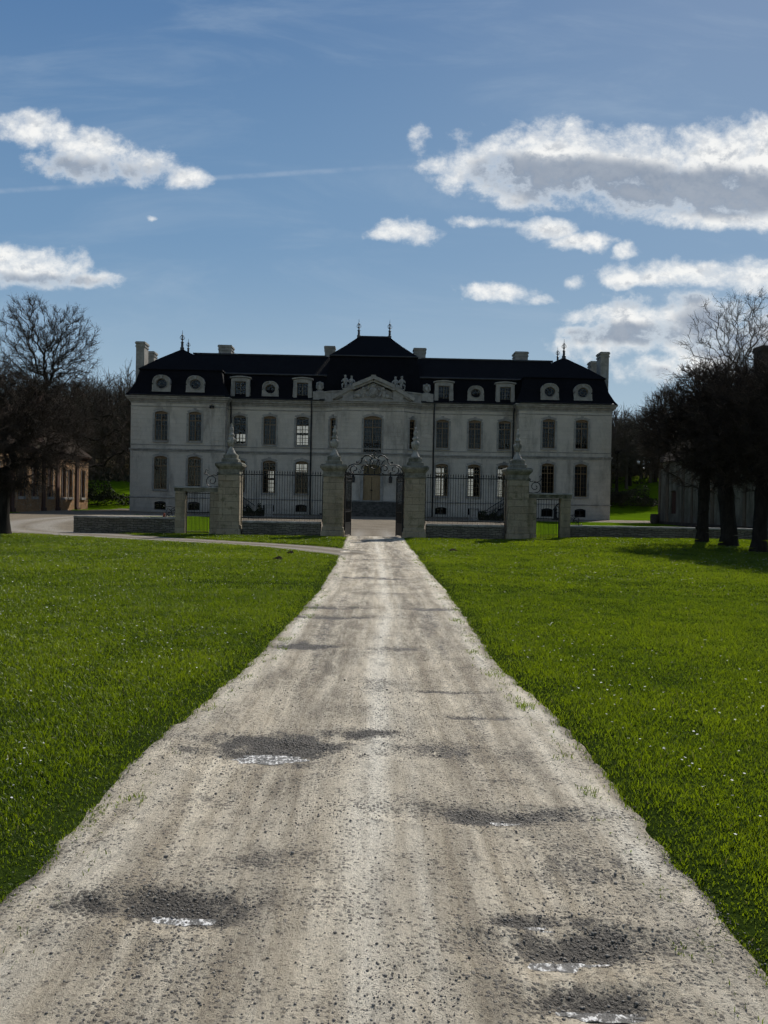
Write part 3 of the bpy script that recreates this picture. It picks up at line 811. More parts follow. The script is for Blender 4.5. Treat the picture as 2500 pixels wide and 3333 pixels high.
def oculus_dormer(x, y, z, k=1.):
    """round window in an arched stone block; z = centre of the eye"""
    d = MB(); n = 28; rx, rz = .50 * k, .44 * k
    def outer(a):
        ca, sa = math.cos(a), math.sin(a)
        ox, oz = .74 * k, .70 * k
        if sa >= 0: return (ox * (abs(ca) ** .8) * (1 if ca >= 0 else -1), oz * (sa ** .8))
        t = min(ox / max(1e-6, abs(ca)), .62 * k / max(1e-6, -sa)); return (ca * t, sa * t)
    V = []; F = []
    for i in range(n):
        a = 2 * PI * i / n; ox, oz = outer(a); ix, iz = rx * math.cos(a), rz * math.sin(a)
        V += [(x + ox, y, z + oz), (x + ix * 1.14, y, z + iz * 1.14), (x + ix * 1.1, y - .07, z + iz * 1.1), (x + ix, y - .05, z + iz), (x + ix, y + .35, z + iz), (x + ox, y + .6, z + oz)]
    for i in range(n):
        j = (i + 1) % n
        for k2 in range(4): F.append((i * 6 + k2, i * 6 + k2 + 1, j * 6 + k2 + 1, j * 6 + k2))
        F.append((i * 6 + 5, i * 6, j * 6, j * 6 + 5))
    d.add(V, F)
    # arched hood, base shelf and key
    hood = []
    for i in range(13):
        a = PI * i / 12; ox, oz = outer(a); hood.append((x + ox, z + oz))
    d.slab(hood + [(x + (px - x) * 1.13, z + (pz - z) * 1.13) for px, pz in hood[::-1]], y - .12, y + .6) if False else None
    for i in range(12):
        (ax, az), (bx, bz) = hood[i], hood[i + 1]
        e = 1.12
        d.slab([(ax, az), (x + (ax - x) * e, z + (az - z) * e), (x + (bx - x) * e, z + (bz - z) * e), (bx, bz)][::-1], y - .1, y + .6)
    d.box(x - .86 * k, x + .86 * k, y - .1, y + .6, z - .76 * k, z - .62 * k); d.box(x - .1 * k, x + .1 * k, y - .14, y, z + .45 * k, z + .74 * k)
    for sg in (-1, 1): d.box(x + sg * .74 * k, x + sg * .84 * k, y - .06, y + .5, z - .62 * k, z - .1 * k)
    o = d.build('round_dormer', 'stone_trim', CH, (x, y, z))
    f = MB(); yy = y + .2
    f.tube([(x + rx * .93 * math.cos(a), yy, z + rz * .93 * math.sin(a)) for a in np.linspace(0, 2 * PI, 25)[:-1]], .04, 5, True)
    f.tube([(x + rx * .4 * math.cos(a), yy, z + rz * .4 * math.sin(a)) for a in np.linspace(0, 2 * PI, 17)[:-1]], .018, 4, True)
    for i in range(8):
        a = 2 * PI * i / 8; f.tube([(x + rx * .4 * math.cos(a), yy, z + rz * .4 * math.sin(a)), (x + rx * .95 * math.cos(a), yy, z + rz * .95 * math.sin(a))], .018, 4)
    f.build('round_frame', 'window_paint_pale', o)
    g = MB(); V = [(x, yy + .02, z)] + [(x + rx * math.cos(2 * PI * i / 24), yy + .02, z + rz * math.sin(2 * PI * i / 24)) for i in range(24)]
    g.add(V, [(0, 1 + i, 1 + (i + 1) % 24) for i in range(24)]); g.build('pane', 'old_glass', o)
    bk = MB(); bk.box(x - .6, x + .6, y + .5, y + .55, z - .6, z + .6); bk.build('dormer_back', 'interior_plaster', o)
for sg in (-1, 1):
    stone_dormer(sg * 7.15); stone_dormer(sg * 13.4); oculus_dormer(sg * 10.4, YM - .12, 13.05)
    oculus_dormer(sg * 20.93, YW - .1, 13.15, 1.08); oculus_dormer(sg * 17.6, YW - .1, 13.15, 1.08)

# ---------------------------------------------------------------- pediment, parapets, sculpture
pd = MB(); y = YC - .5
ap = 14.05
pd.slab([(-3.6, 11.92), (3.6, 11.92), (0, ap - .35)], YC - .1, YC + .5)                       # tympanum
def rake(x0, z0, x1, z1, t, y0, y1):
    dx, dz = x1 - x0, z1 - z0; L = math.hypot(dx, dz); nx, nz = -dz / L * t, dx / L * t
    if nz < 0: nx, nz = -nx, -nz
    q = [(x0, z0), (x1, z1), (x1 + nx, z1 + nz), (x0 + nx, z0 + nz)]
    pd.slab(q if dx > 0 else q[::-1], y0, y1)
for sg in (-1, 1):
    rake(sg * 4.0, 11.93, sg * 2.0, 13.03, .34, YC - .45, YC + .5); rake(sg * 3.7, 11.93, sg * 2.0, 12.86, .2, YC - .3, YC + .45)
    rake(sg * 1.98, 13.15, 0, ap - .06, .34, YC - .62, YC + .5); rake(sg * 1.96, 12.92, 0, ap - .3, .25, YC - .42, YC + .45)
    pd.box(sg * 1.9, sg * 2.12, YC - .6, YC + .49, 12.9, 13.46)
pd.box(-.24, .24, YC - .61, YC + .48, ap + .02, ap + .34)
pd.build('pediment', 'stone_trim', CH)
rl = MB(); y = YC - .12
rl.blob((0, y, 12.75), .5, .16, .62, 12, 8); rl.blob((0, y - .08, 12.75), .36, .14, .47, 12, 8); rl.blob((0, y, 13.38), .34, .16, .16, 10, 6)
for i in range(5): rl.blob((-.24 + .12 * i, y - .04, 13.5 + .04 * (2 - abs(2 - i))), .05, .06, .09, 6, 5)
for sg in (-1, 1):
    rl.tube([(sg * (.55 + .3 * math.sin(t * 2.2)), y - .04, 12.3 + .95 * t) for t in np.linspace(0, 1, 9)], .11, 6)
    rl.blob((sg * 1.05, y, 12.62), .3, .17, .5, 9, 7); rl.blob((sg * 1.0, y - .08, 13.08), .17, .16, .19, 8, 6)
    rl.tube([(sg * .9, y - .05, 12.9), (sg * .62, y - .12, 12.95), (sg * .45, y - .08, 13.15)], .07, 6)
    rl.blob((sg * 1.5, y, 12.35), .42, .15, .22, 9, 6); rl.blob((sg * 1.95, y, 12.2), .3, .12, .14, 8, 6)
    rl.tube([(sg * (1.3 + .5 * t + .1 * math.sin(9 * t)), y - .05, 12.75 - .4 * t) for t in np.linspace(0, 1, 8)], .07, 5)
rl.build('pediment_relief', 'statue_stone', CH, None, True)
for sg in (-1, 1):
    pp = MB()
    P = [(sg * 1.9, YC + .1), (sg * 3.1, YC + .02), (sg * 4.15, YM - .85), (sg * 4.75, YM - .3), (sg * 5.3, YM - .1), (sg * 6.0, YM - .1)]
    if sg > 0: P = P
    else: P = P[::-1]
    sweep(pp, P, [(-.2, ZE), (.2, ZE), (.2, ZE + .14), (.13, ZE + .18), (.13, ZE + .8), (.2, ZE + .85), (.2, ZE + .98), (-.2, ZE + .98)])
    pp.box(sg * 2.0, sg * 3.0, YC - .28, YC + .5, ZE + .01, ZE + 1.06); pp.box(sg * 4.95, sg * 6.08, YM - .4, YM + .2, ZE + .01, ZE + .95)
    pp.build('parapet', 'stone_trim', CH, (sg * 4, YC, ZE))

def skin_figure(V, E, R, levels=1):
    me = bpy.data.meshes.new('fig'); me.from_pydata(V, E, [])
    o = bpy.data.objects.new('fig', me); COL.objects.link(o)
    o.modifiers.new('s', 'SKIN'); sk = me.skin_vertices[0].data
    for i, r_ in enumerate(R): sk[i].radius = (r_, r_)
    sk[0].use_root = True
    m = o.modifiers.new('d', 'SUBSURF'); m.levels = levels
    dg = bpy.context.evaluated_depsgraph_get()
    out = bpy.data.meshes.new_from_object(o.evaluated_get(dg))
    bpy.data.objects.remove(o)
    return out
def putto(flip):
    """seated child figure about 1.2 high, one arm raised across the other figure's shoulder"""
    V = [(0, 0, .45), (0, 0, .68), (0, -.02, .88), (0, -.03, 1.0), (0, -.06, 1.2), (0, -.05, 1.32),
         (.2, -.02, .86), (.34, -.12, .68), (.26, -.28, .56), (-.2, -.02, .87), (-.33, -.1, .72), (-.26, -.26, .6),
         (.12, -.03, .42), (.2, -.34, .4), (.18, -.38, .1), (.2, -.5, .04), (-.12, -.03, .42), (-.24, -.28, .34), (-.22, -.26, .06), (-.24, -.38, .02)]
    E = [(0, 1), (1, 2), (2, 3), (3, 4), (4, 5), (2, 6), (6, 7), (7, 8), (2, 9), (9, 10), (10, 11), (0, 12), (12, 13), (13, 14), (14, 15), (0, 16), (16, 17), (17, 18), (18, 19)]
    R = [.17, .19, .17, .08, .15, .12, .09, .075, .06, .09, .075, .055, .12, .1, .07, .05, .12, .1, .07, .05]
    return skin_figure([(x * flip, y, z) for x, y, z in V], E, R)
for sg in (-1, 1):
    x, y, z = sg * 2.5, YC + .05, ZE + 1.06
    b = MB(); b.bevbox(x - .6, x + .6, y - .42, y + .36, z, z + .12, .03); b.blob((x, y, z + .3), .42, .28, .3, 9, 6)
    g = b.build('statue_group', 'statue_stone', CH, (x, y, z), True)
    for k, f in ((-1, 1), (1, -1)):
        me = putto(f); me.materials.clear(); me.materials.append(MAT['statue_stone'])
        for p in me.polygons: p.use_smooth = True
        o = link('putto', me, g, (x + k * .3, y + .02 * k, z + .1 + (.06 if k == sg else 0))); o.rotation_euler = (0, 0, k * .35)
    x = sg * 5.4; y = YM - .1; z = ZE + .96
    b = MB(); b.bevbox(x - .36, x + .36, y - .26, y + .26, z, z + .1, .02); b.blob((x, y, z + .5), .3, .2, .4, 10, 7)
    for k in (-1, 1): b.blob((x + k * .24, y - .06, z + .82), .15, .14, .16, 8, 6); b.tube([(x + k * .1, y - .18, z + .15), (x + k * .34, y - .16, z + .4), (x + k * .3, y - .16, z + .75)], .07, 6)
    b.blob((x, y - .05, z + .95), .16, .13, .12, 8, 6)
    b.build('stone_trophy', 'statue_stone', CH, (x, y, z), True)

# ---------------------------------------------------------------- door, steps, lanterns
d = MB(); y = YC + .2
d.box(-.85, -.77, y, y + .09, 1.87, 5.5); d.box(.77, .85, y, y + .09, 1.87, 5.5); d.box(-.77, .77, y, y + .09, 4.36, 4.5)
for sg in (-1, 1):
    d.box(sg * .02, sg * .77, y + .03, y + .08, 1.87, 4.36)
    for z0, z1 in ((2.0, 2.7), (2.82, 3.1), (3.22, 4.24)):
        d.box(sg * .12, sg * .67, y + .005, y + .03, z0, z1)
dd = d.build('entrance_door', 'door_paint', CH, (0, y, 1.87))
k = MB(); k.blob((.07, y - .03, 3.0), .04, .05, .07, 8, 6); k.blob((-.07, y - .03, 3.0), .04, .05, .07, 8, 6); k.build('door_handle', 'wrought_iron', dd, None, True)
t = MB(); t.box(-.77, .77, y + .03, y + .06, 4.5, 5.52)
for i in range(1, 4): t.box(-.77 + .385 * i - .025, -.77 + .385 * i + .025, y + .005, y + .03, 4.5, 5.5)
t.build('transom_light', 'transom_panel', dd)
ds = MB()
for sg in (-1, 1):
    ds.box(sg * .853, sg * 1.15, YC - .07, YC + .003, 1.86, 5.4); ds.box(sg * .9, sg * 1.1, YC - .14, YC - .07, 1.86, 2.3)
ds.box(-1.25, 1.25, YC - .12, YC + .003, 5.58, 5.85); ds.box(-1.35, 1.35, YC - .2, YC + .002, 5.85, 5.98)
ds.build('door_surround', 'stone_trim', CH)
ns = 8
for i in range(ns):
    s = MB(); rr = 2.35 + .3 * i; zt = 1.84 - i * 1.4 / ns; n = 26
    poly = [(rr * 1.15 * math.cos(PI + PI * j / n), YC - .02 + rr * math.sin(PI + PI * j / n)) for j in range(n + 1)]
    s.prism(poly, zt - 1.4 / ns - .02, zt)
    nose = [(a * 1.012, YC - .02 + (b - YC + .02) * 1.012) for a, b in poly]
    s.prism(nose, zt - .05, zt - .003)
    s.build('entrance_step', 'step_stone', CH, (0, YC, zt))
for sg in (-1, 1):
    x, y, z = sg * 1.86, YC - .28, 3.75
    l = MB(); l.lathe([(.09, 0), (.17, .04), (.17, .06)], (x, y, z), 6); l.lathe([(.2, .52), (.21, .54), (.06, .7), (.05, .74), (.02, .8)], (x, y, z), 6)
    for i in range(6):
        a = 2 * PI * i / 6 + PI / 6; l.tube([(x + .165 * math.cos(a), y + .165 * math.sin(a), z + .05), (x + .2 * math.cos(a), y + .2 * math.sin(a), z + .53)], .016, 4)
    l.tube([(x, y, z + .8), (x, y + .05, z + .95), (x, YC + .02, z + .95)], .025, 6); l.box(x - .06, x + .06, YC - .03, YC + .01, z + .8, z + 1.1)
    o = l.build('wall_lantern', 'wrought_iron', CH, (x, y, z))
    g = MB(); g.lathe([(.155, .06), (.188, .52)], (x, y, z), 6); g.build('lantern_glass', 'lamp_glass', o)
# bracket light high on the left wing
l = MB(); x = -15.9
for k in (-.14, .14): l.lathe([(.05, 0), (.1, .1), (.1, .3), (.04, .34)], (x + k, YW - .3, 10.75), 8)
l.box(x - .2, x + .2, YW - .3, YW - .003, 11.02, 11.08); l.build('floodlight', 'wrought_iron', CH, (x, YW, 10.75))
# side stairs with iron rails against the main wall
for sg in (-1, 1):
    st = MB(); z0 = .40
    for i in range(9):
        st.box(sg * (11.9 + .26 * i), sg * 14.5, YM - 1.3 + .002 * i, YM - .1, z0 + .17 * i, z0 + .17 * (i + 1))
    so = st.build('side_stair', 'step_stone', CH, (sg * 13, YM - .7, z0))
    ir = MB(); y = YM - 1.24
    top = [(sg * (11.8 + .26 * i), y, z0 + .17 * i + 1.0) for i in range(10)] + [(sg * 14.4, y, z0 + 2.5)]
    ir.tube([(sg * 11.6, y, z0 + .8)] + top, .035, 6); ir.tube([(a, b, c - .85) for a, b, c in top], .025, 5)
    for i in range(20):
        u = i / 19 * 2.5; x = 11.85 + u; zz = z0 + .17 * (x - 11.8) / .26 if x < 14.14 else z0 + 1.53
        ir.tube([(sg * x, y, zz + .1), (sg * x, y, zz + .98)], .016, 4)
        ir.tube([(sg * (x + .05 * math.cos(a)), y, zz + .55 + .16 * math.sin(a)) for a in np.linspace(0, 2 * PI, 9)[:-1]], .012, 4, True)
    ir.build('stair_rail', 'wrought_iron', so)
# ================================================================== gate screen
YG = 37.5
def pier(x, inner, label):
    e = empty('gate_pier', (x, YG, 0), label, 'gate pier', 'stone piers of the gate screen')
    b = MB(); h = .475
    b.bevbox(x - h - .1, x + h + .1, YG - h - .1, YG + h + .1, -.2, .32, .03); b.bevbox(x - h - .05, x + h + .05, YG - h - .05, YG + h + .05, .32, .5, .03)
    b.build('pier_plinth', 'pier_stone', e)
    s = MB(); s.box(x - h, x + h, YG - h, YG + h, .5, 3.02)
    if inner:
        z = .62
        while z < 2.7:
            for a, c in (((x - .31, x + .31), (YG - h - .035, YG - h + .01)), ((x - .31, x + .31), (YG + h - .01, YG + h + .035))): s.box(a[0], a[1], c[0], c[1], z, z + .265)
            for sg in (-1, 1): s.box(x + sg * (h - .01), x + sg * (h + .035), YG - .31, YG + .31, z, z + .265)
            z += .3
    else:
        for sg in (-1, 1):
            for dx in (-1, 1):
                s.box(x + dx * .29, x + dx * .48, YG + sg * (h - .01), YG + sg * (h + .04), .502, 2.95)
                s.box(x + sg * (h - .01), x + sg * (h + .038), YG + dx * .29, YG + dx * .482, .503, 2.95)
            s.box(x - .29, x + .29, YG + sg * (h - .01), YG + sg * (h + .037), 2.62, 2.95); s.box(x - .29, x + .29, YG + sg * (h - .01), YG + sg * (h + .037), .5, .85)
            s.box(x + sg * (h - .01), x + sg * (h + .035), YG - .29, YG + .29, 2.62, 2.95)
    s.build('pier_shaft', 'pier_stone', e)
    c = MB()
    sq = [(x - h, YG - h), (x + h, YG - h), (x + h, YG + h), (x - h, YG + h)]
    sweep(c, sq, [(-.3, 2.9), (.05, 2.9), (.07, 2.97), (.03, 3.0), (.03, 3.18), (.07, 3.22), (.13, 3.3), (.17, 3.34), (.18, 3.44), (.1, 3.52), (-.3, 3.53)], True)
    c.box(x - h + .1, x + h - .1, YG - h + .1, YG + h - .1, 3.45, 3.56)
    c.bevbox(x - .4, x + .4, YG - .4, YG + .4, 3.53, 3.72, .05); c.bevbox(x - .32, x + .32, YG - .32, YG + .32, 3.72, 3.93, .04)
    c.build('pier_cap', 'pier_cap_stone', e)
    u = MB()
    u.lathe([(.23, 3.9), (.235, 3.98), (.2, 4.02), (.17, 4.1), (.1, 4.22), (.075, 4.3), (.1, 4.36), (.16, 4.48), (.18, 4.6), (.17, 4.68), (.12, 4.75), (.095, 4.79), (.15, 4.83), (.155, 4.88), (.1, 4.93), (.075, 5.02), (.105, 5.08), (.11, 5.15), (.07, 5.23), (.045, 5.3), (.06, 5.36), (.015, 5.44)], (x, YG, 0), 14)
    for i in range(8):
        a = 2 * PI * i / 8
        u.tube([(x + r * math.cos(a), YG + r * math.sin(a), z) for r, z in ((.08, 4.33), (.15, 4.44), (.188, 4.58), (.17, 4.7))], .026, 5)
    u.build('urn_finial', 'urn_stone', e, None, True)
    return e
pier(-1.97, True, 'rusticated stone gate pier with urn to the left of the open drive gate')
pier(1.97, True, 'rusticated stone gate pier with urn to the right of the open drive gate')
pier(-6.98, False, 'weathered panelled pier with urn beside the left garden gateway')
pier(6.98, False, 'weathered panelled pier with urn beside the right garden gateway')

def bars(mb, x0, x1, y, z0, z1, n, spear=True, r=.012):
    for i in range(n):
        x = x0 + (x1 - x0) * i / max(1, n - 1)
        mb.tube([(x, y, z0), (x, y, z1)], r, 5)
        if spear: mb.lathe([(.012, 0), (.03, .01), (.014, .03), (.036, .07), (.004, .19)], (x, y, z1 - .02), 4)
def railing(x0, x1, label):
    e = empty('iron_railing', ((x0 + x1) / 2, YG, .72), label, 'railing', 'spear topped railings between the piers')
    f = MB(); y = YG
    for z in (.84, 2.95): f.box(x0, x1, y - .02, y + .02, z, z + .045)
    for xx in (x0, x1 - .03): f.box(xx, xx + .03, y - .015, y + .015, .73, 3.05)
    f.build('rail_frame', 'wrought_iron', e)
    b = MB(); n = round((x1 - x0) / .127); d = (x1 - x0) / (n + 1)
    bars(b, x0 + d, x1 - d, y, .72, 3.02, n)
    for i in range(n - 1):
        x = x0 + d * (i + 1.5); b.tube([(x, y, .72), (x, y, 1.02)], .009, 4); b.lathe([(.009, 0), (.02, .03), (.003, .1)], (x, y, 1.0), 4)
    b.build('spear_bars', 'wrought_iron', e)
    return e
railing(-6.46, -2.5, 'tall black spear railing between the two left piers'); railing(2.5, 6.46, 'tall black spear railing between the two right piers')

def low_wall(name, x0, x1, h, label, cap=.05):
    e = empty(name, ((x0 + x1) / 2, YG, 0), label, 'low wall')
    b = MB(); n = max(2, int((x1 - x0) / .8))
    b.box(x0, x1, YG - .22, YG + .22, -.25, h - .09); b.build('wall_masonry', 'rubble_stone', e)
    c = MB(); k = max(1, round((x1 - x0) / 1.1))
    for i in range(k):
        a, d = x0 + (x1 - x0) * i / k, x0 + (x1 - x0) * (i + 1) / k
        c.bevbox(a + .004, d - .004, YG - .26 - random.random() * .012, YG + .26 + random.random() * .012, h - .09, h + random.uniform(-.006, .006), .02)
    c.build('wall_coping', 'coping_stone', e)
low_wall('railing_wall', -6.37, -2.56, .72, 'low rubble wall under the left spear railing'); low_wall('railing_wall', 2.56, 6.37, .72, 'low rubble wall under the right spear railing')
low_wall('boundary_wall', -14.45, -9.6, .82, 'long low rubble wall left of the gateway, ending where the track turns in')
low_wall('boundary_wall', 9.6, 27, .78, 'long low rubble wall running right behind the tree trunks')

def gateway(sg, label, glabel):
    e = empty('stone_gateway', (sg * 8.5, YG, 0), label, 'gateway')
    def X(a, b): return (sg * a, sg * b) if sg > 0 else (sg * b, sg * a)
    j = MB(); a, b = X(9.12, 9.6); j.bevbox(a, b, YG - .24, YG + .24, -.2, 2.1, .02)
    z = 0
    j.build('gateway_post', 'pier_stone', e)
    j = MB(); a, b = X(7.47, 7.92); j.box(a, b, YG - .23, YG + .23, -.2, 2.09); j.bevbox(a - .02, b + .02, YG - .27, YG + .27, -.2, .3, .02); j.build('gateway_post', 'pier_stone', e)
    l = MB(); a, b = X(7.46, 9.64); l.box(a, b, YG - .25, YG + .25, 2.08, 2.25); l.build('gateway_lintel', 'pier_cap_stone', e)
    l = MB(); a, b = X(7.47, 9.72); l.bevbox(a, b, YG - .32, YG + .32, 2.25, 2.33, .02); l.build('gateway_coping', 'coping_stone', e)
    g = empty('garden_gate', (sg * 8.52, YG, .05), glabel, 'garden gate', 'small barred gates in the stone gateways')
    f = MB(); a, b = X(7.94, 9.1)
    f.box(a, a + .04, YG - .02, YG + .02, .05, 2.06); f.box(b - .04, b, YG - .02, YG + .02, .05, 2.06)
    for z in (.1, 1.06, 1.99): f.box(a + .04, b - .04, YG - .018, YG + .018, z, z + .04)
    f.build('gate_frame', 'wrought_iron', g)
    m = MB(); bars(m, a + .13, b - .13, YG, .08, 2.05, 8, False, .011); bars(m, a + .19, b - .19, YG, .08, 1.0, 7, False, .009); m.build('gate_bars', 'wrought_iron', g)
    h = MB(); h.blob((sg * 8.05, YG - .05, 1.1), .04, .03, .04, 6, 5); h.build('gate_latch', 'wrought_iron', g)
gateway(-1, 'stone gateway with flat lintel at the left end of the screen', 'barred iron garden gate under the left lintel')
gateway(1, 'stone gateway with flat lintel at the right end of the screen', 'barred iron garden gate under the right lintel')

def spiral(cx, cz, r0, r1, a0, a1, n=26): return [(cx + (r0 + (r1 - r0) * t) * math.cos(a0 + (a1 - a0) * t), cz + (r0 + (r1 - r0) * t) * math.sin(a0 + (a1 - a0) * t)) for t in np.linspace(0, 1, n)]
def scroll(sg, x, z, kind, label):
    e = MB()
    def T(P, r): e.tube([(x + sg * px, YG, z + pz) for px, pz in P], r, 5)
    if kind == 'lintel':
        T([(.08, .02), (.35, .0), (.55, .04)] + spiral(.42, .3, .3, .06, -1.2, 7.2, 36), .022)
        T([(.1, .62), (.2, .55), (.34, .58), (.5, .52), (.66, .6), (.76, .74), (.8, .66), (.74, .6)], .018); T(spiral(.66, .78, .1, .02, -1.5, 4), .015); T(spiral(.12, .66, .08, .02, -2, 4), .015)
        T([(.03, .0), (.03, .75)], .018)
    else:
        T([(.03, .45), (.25, .5), (.5, .47), (.62, .52)], .018); T(spiral(.3, .1, .14, .03, 3.5, -3), .018); T([(.16, .1), (.2, .28), (.38, .42), (.46, .25), (.42, .1), (.48, -.02)], .022); T(spiral(.12, .32, .1, .02, 0, 6), .016); T(spiral(.56, .02, .09, .02, 3.1, 8), .016)
        T([(.48, .44), (.5, .62)], .012)
        T([(.05, .0), (.64, .0)], .012)
    o = e.build('iron_scroll', 'wrought_iron', None, (x, YG, z)); tag(o, label, 'iron scroll', 'wrought iron scrolls on the gate screen')
scroll(-1, -7.47, 2.33, 'lintel', 'large iron scroll on the left lintel against the pier'); scroll(1, 7.47, 2.33, 'lintel', 'large iron scroll on the right lintel against the pier')
scroll(-1, -9.62, .84, 'wall', 'small iron scroll standing on the left boundary wall'); scroll(1, 9.62, .80, 'wall', 'small iron scroll standing on the right boundary wall')
# red reflector hung on the left wall scroll
o = MB(); o.lathe([(.03, 0), (.06, .06), (.045, .16), (.015, .2)], (-10.16, YG - .04, .83), 8)
tag(o.build('red_marker', 'terracotta', None, (-10.16, YG - .04, .83), True), 'small red marker on the left boundary wall below the iron scroll', 'marker')

def gate_leaf(sg, label):
    hx = sg * 1.41; L = 1.38
    e = empty('drive_gate', (hx, YG, .04), label, 'gate', 'leaves of the open drive gate', 0)
    f = MB(); x0, x1 = 0.0, L
    base = (0, 0, 0)
    def loc(mb, name):
        mb2 = MB(); mb2.V = [(hx + v[0] * (-sg), YG + v[1], .04 + v[2]) for v in mb.V]; mb2.F = mb.F if sg < 0 else [tuple(reversed(q)) for q in mb.F]
        return mb2.build(name, 'wrought_iron', e)
    f.box(x0, x0 + .06, -.03, .03, 0, 3.0); f.box(x1 - .05, x1, -.025, .025, 0, 2.98)
    for z in (.06, .62, 1.18, 2.72, 2.9): f.box(x0 + .06, x1 - .05, -.02, .02, z, z + .05)
    f.box(x0 + .06, x1 - .05, -.006, .006, .11, .62)
    loc(f, 'gate_frame')
    b = MB(); bars(b, x0 + .16, x1 - .15, 0, .62, 3.0, 9); bars(b, x0 + .225, x1 - .215, 0, .62, 1.2, 8, True, .009); loc(b, 'gate_bars')
    for k in range(4):
        pass
    h = MB(); h.box(x1 - .16, x1 - .03, -.035, .035, 1.2, 1.42); loc(h, 'gate_lock')
    e.rotation_euler = (0, 0, (-sg) * (math.radians(79)))
    return e
gate_leaf(-1, 'left iron leaf of the drive gate swung open towards the house'); gate_leaf(1, 'right iron leaf of the drive gate swung open towards the house')

ov = empty('gate_overthrow', (0, YG, 3.05), 'black scrolled iron overthrow with round monogram above the drive gate', 'overthrow')
b = MB(); b.box(-1.5, 1.5, YG - .03, YG + .03, 3.03, 3.1)
b.box(-1.47, -1.41, YG - .03, YG + .03, -.05, 3.03); b.box(1.41, 1.47, YG - .03, YG + .03, -.05, 3.03)
b.build('overthrow_bar', 'wrought_iron', ov)
s = MB()
def T(P, r, sg=1): s.tube([(sg * px, YG, pz) for px, pz in P], r, 6)
for sg in (-1, 1):
    T(spiral(.98, 3.33, .23, .05, -1.4, 5.4), .024, sg); T(spiral(.5, 3.36, .25, .05, 4.6, -2.6), .024, sg)
    T([(1.42, 3.12), (1.36, 3.32), (1.22, 3.5), (1.0, 3.58), (.8, 3.56), (.66, 3.66), (.62, 3.84), (.5, 3.97), (.34, 4.02), (.2, 3.97), (.14, 3.86), (.2, 3.78), (.27, 3.82)], .028, sg)
    T([(.72, 3.6), (.8, 3.68), (.9, 3.66), (.84, 3.6)], .018, sg); T([(1.36, 3.36), (1.46, 3.46), (1.4, 3.54), (1.34, 3.48)], .018, sg)
    T([(.26, 3.1), (.34, 3.3), (.3, 3.52), (.42, 3.72), (.5, 3.8)], .02, sg); T(spiral(1.24, 3.2, .09, .02, 1.5, 8), .016, sg); T(spiral(.74, 3.2, .1, .02, 1.5, 8), .016, sg)
    s.blob((sg * .62, YG, 3.84), .06, .03, .05, 6, 5); s.blob((sg * .86, YG, 3.68), .05, .03, .04, 6, 5)
T([(.0, 4.0), (-.05, 4.07), (0, 4.16), (.05, 4.07), (0, 4.0)], .02); T([(.08, 3.95), (.13, 4.04), (.2, 4.06)], .016); T([(-.08, 3.95), (-.13, 4.04), (-.2, 4.06)], .016)
s.build('overthrow_scrolls', 'wrought_iron', ov, None, True)
s = MB()
T([(.23 * math.cos(a), 3.62 + .27 * math.sin(a)) for a in np.linspace(0, 2 * PI, 25)[:-1]] + [(.23, 3.62)], .024)
T([(-.15, 3.78), (-.1, 3.48), (0, 3.7), (.1, 3.48), (.15, 3.78)], .02); T([(-.13, 3.46), (-.06, 3.76), (.0, 3.54), (.06, 3.76), (.13, 3.46)], .016)
T([(0, 3.1), (0, 3.35)], .024); T([(0, 3.89), (0, 4.02)], .024)
s.build('monogram', 'wrought_iron', ov, None, True)

# ================================================================== things in the forecourt
for sg, lab in ((-1, 'squat pale stone block in the forecourt seen through the left railing'), (1, 'squat pale stone block in the forecourt seen through the right railing')):
    z = float(H(sg * 8.8, 66)); b = MB(); x = sg * 8.8
    b.bevbox(x - .33, x + .33, 65.7, 66.3, z - .1, z + .95, .03); b.bevbox(x - .38, x + .38, 65.64, 66.36, z + .95, z + 1.08, .03); b.bevbox(x - .37, x + .37, 65.66, 66.34, z - .1, z + .14, .03)
    tag(b.build('stone_block', 'stone_trim', None, (x, 66, z)), lab, 'stone block')
# wheel of an old water pump by the right gateway
e = empty('hand_pump', (17.7, 71, float(H(17.7, 71))), 'old iron hand pump with a big spoked wheel seen through the right garden gate', 'hand pump')
x, y, z = 17.7, 71, float(H(17.7, 71))
p = MB(); p.lathe([(.3, -.05), (.3, .08), (.16, .12), (.14, .9), (.2, .95), (.2, 1.05), (.1, 1.12), (.05, 1.3)], (x - .55, y + .3, z), 10); p.tube([(x - .55, y + .1, z + .8), (x - .55, y - .15, z + .78), (x - .55, y - .25, z + .6)], .06, 6)
p.box(x - .5, x + .35, y + .05, y + .2, z - .05, z + .12); p.build('pump_body', 'wrought_iron', e)
p = MB(); p.tube([(x + .72 * math.cos(a), y, z + .85 + .78 * math.sin(a)) for a in np.linspace(0, 2 * PI, 33)[:-1]], .05, 6, True); p.blob((x, y, z + .85), .09, .09, .09, 8, 6)
for i in range(6): 
    a = PI * i / 3 + .3; p.tube([(x, y, z + .85), (x + .7 * math.cos(a), y, z + .85 + .76 * math.sin(a))], .03, 5)
p.tube([(x, y, z + .85), (x, y + .3, z + .85)], .05, 6); p.tube([(x - .18, y + .15, z), (x, y + .15, z + .85), (x + .18, y + .15, z)], .045, 5)
p.build('pump_wheel', 'wrought_iron', e)
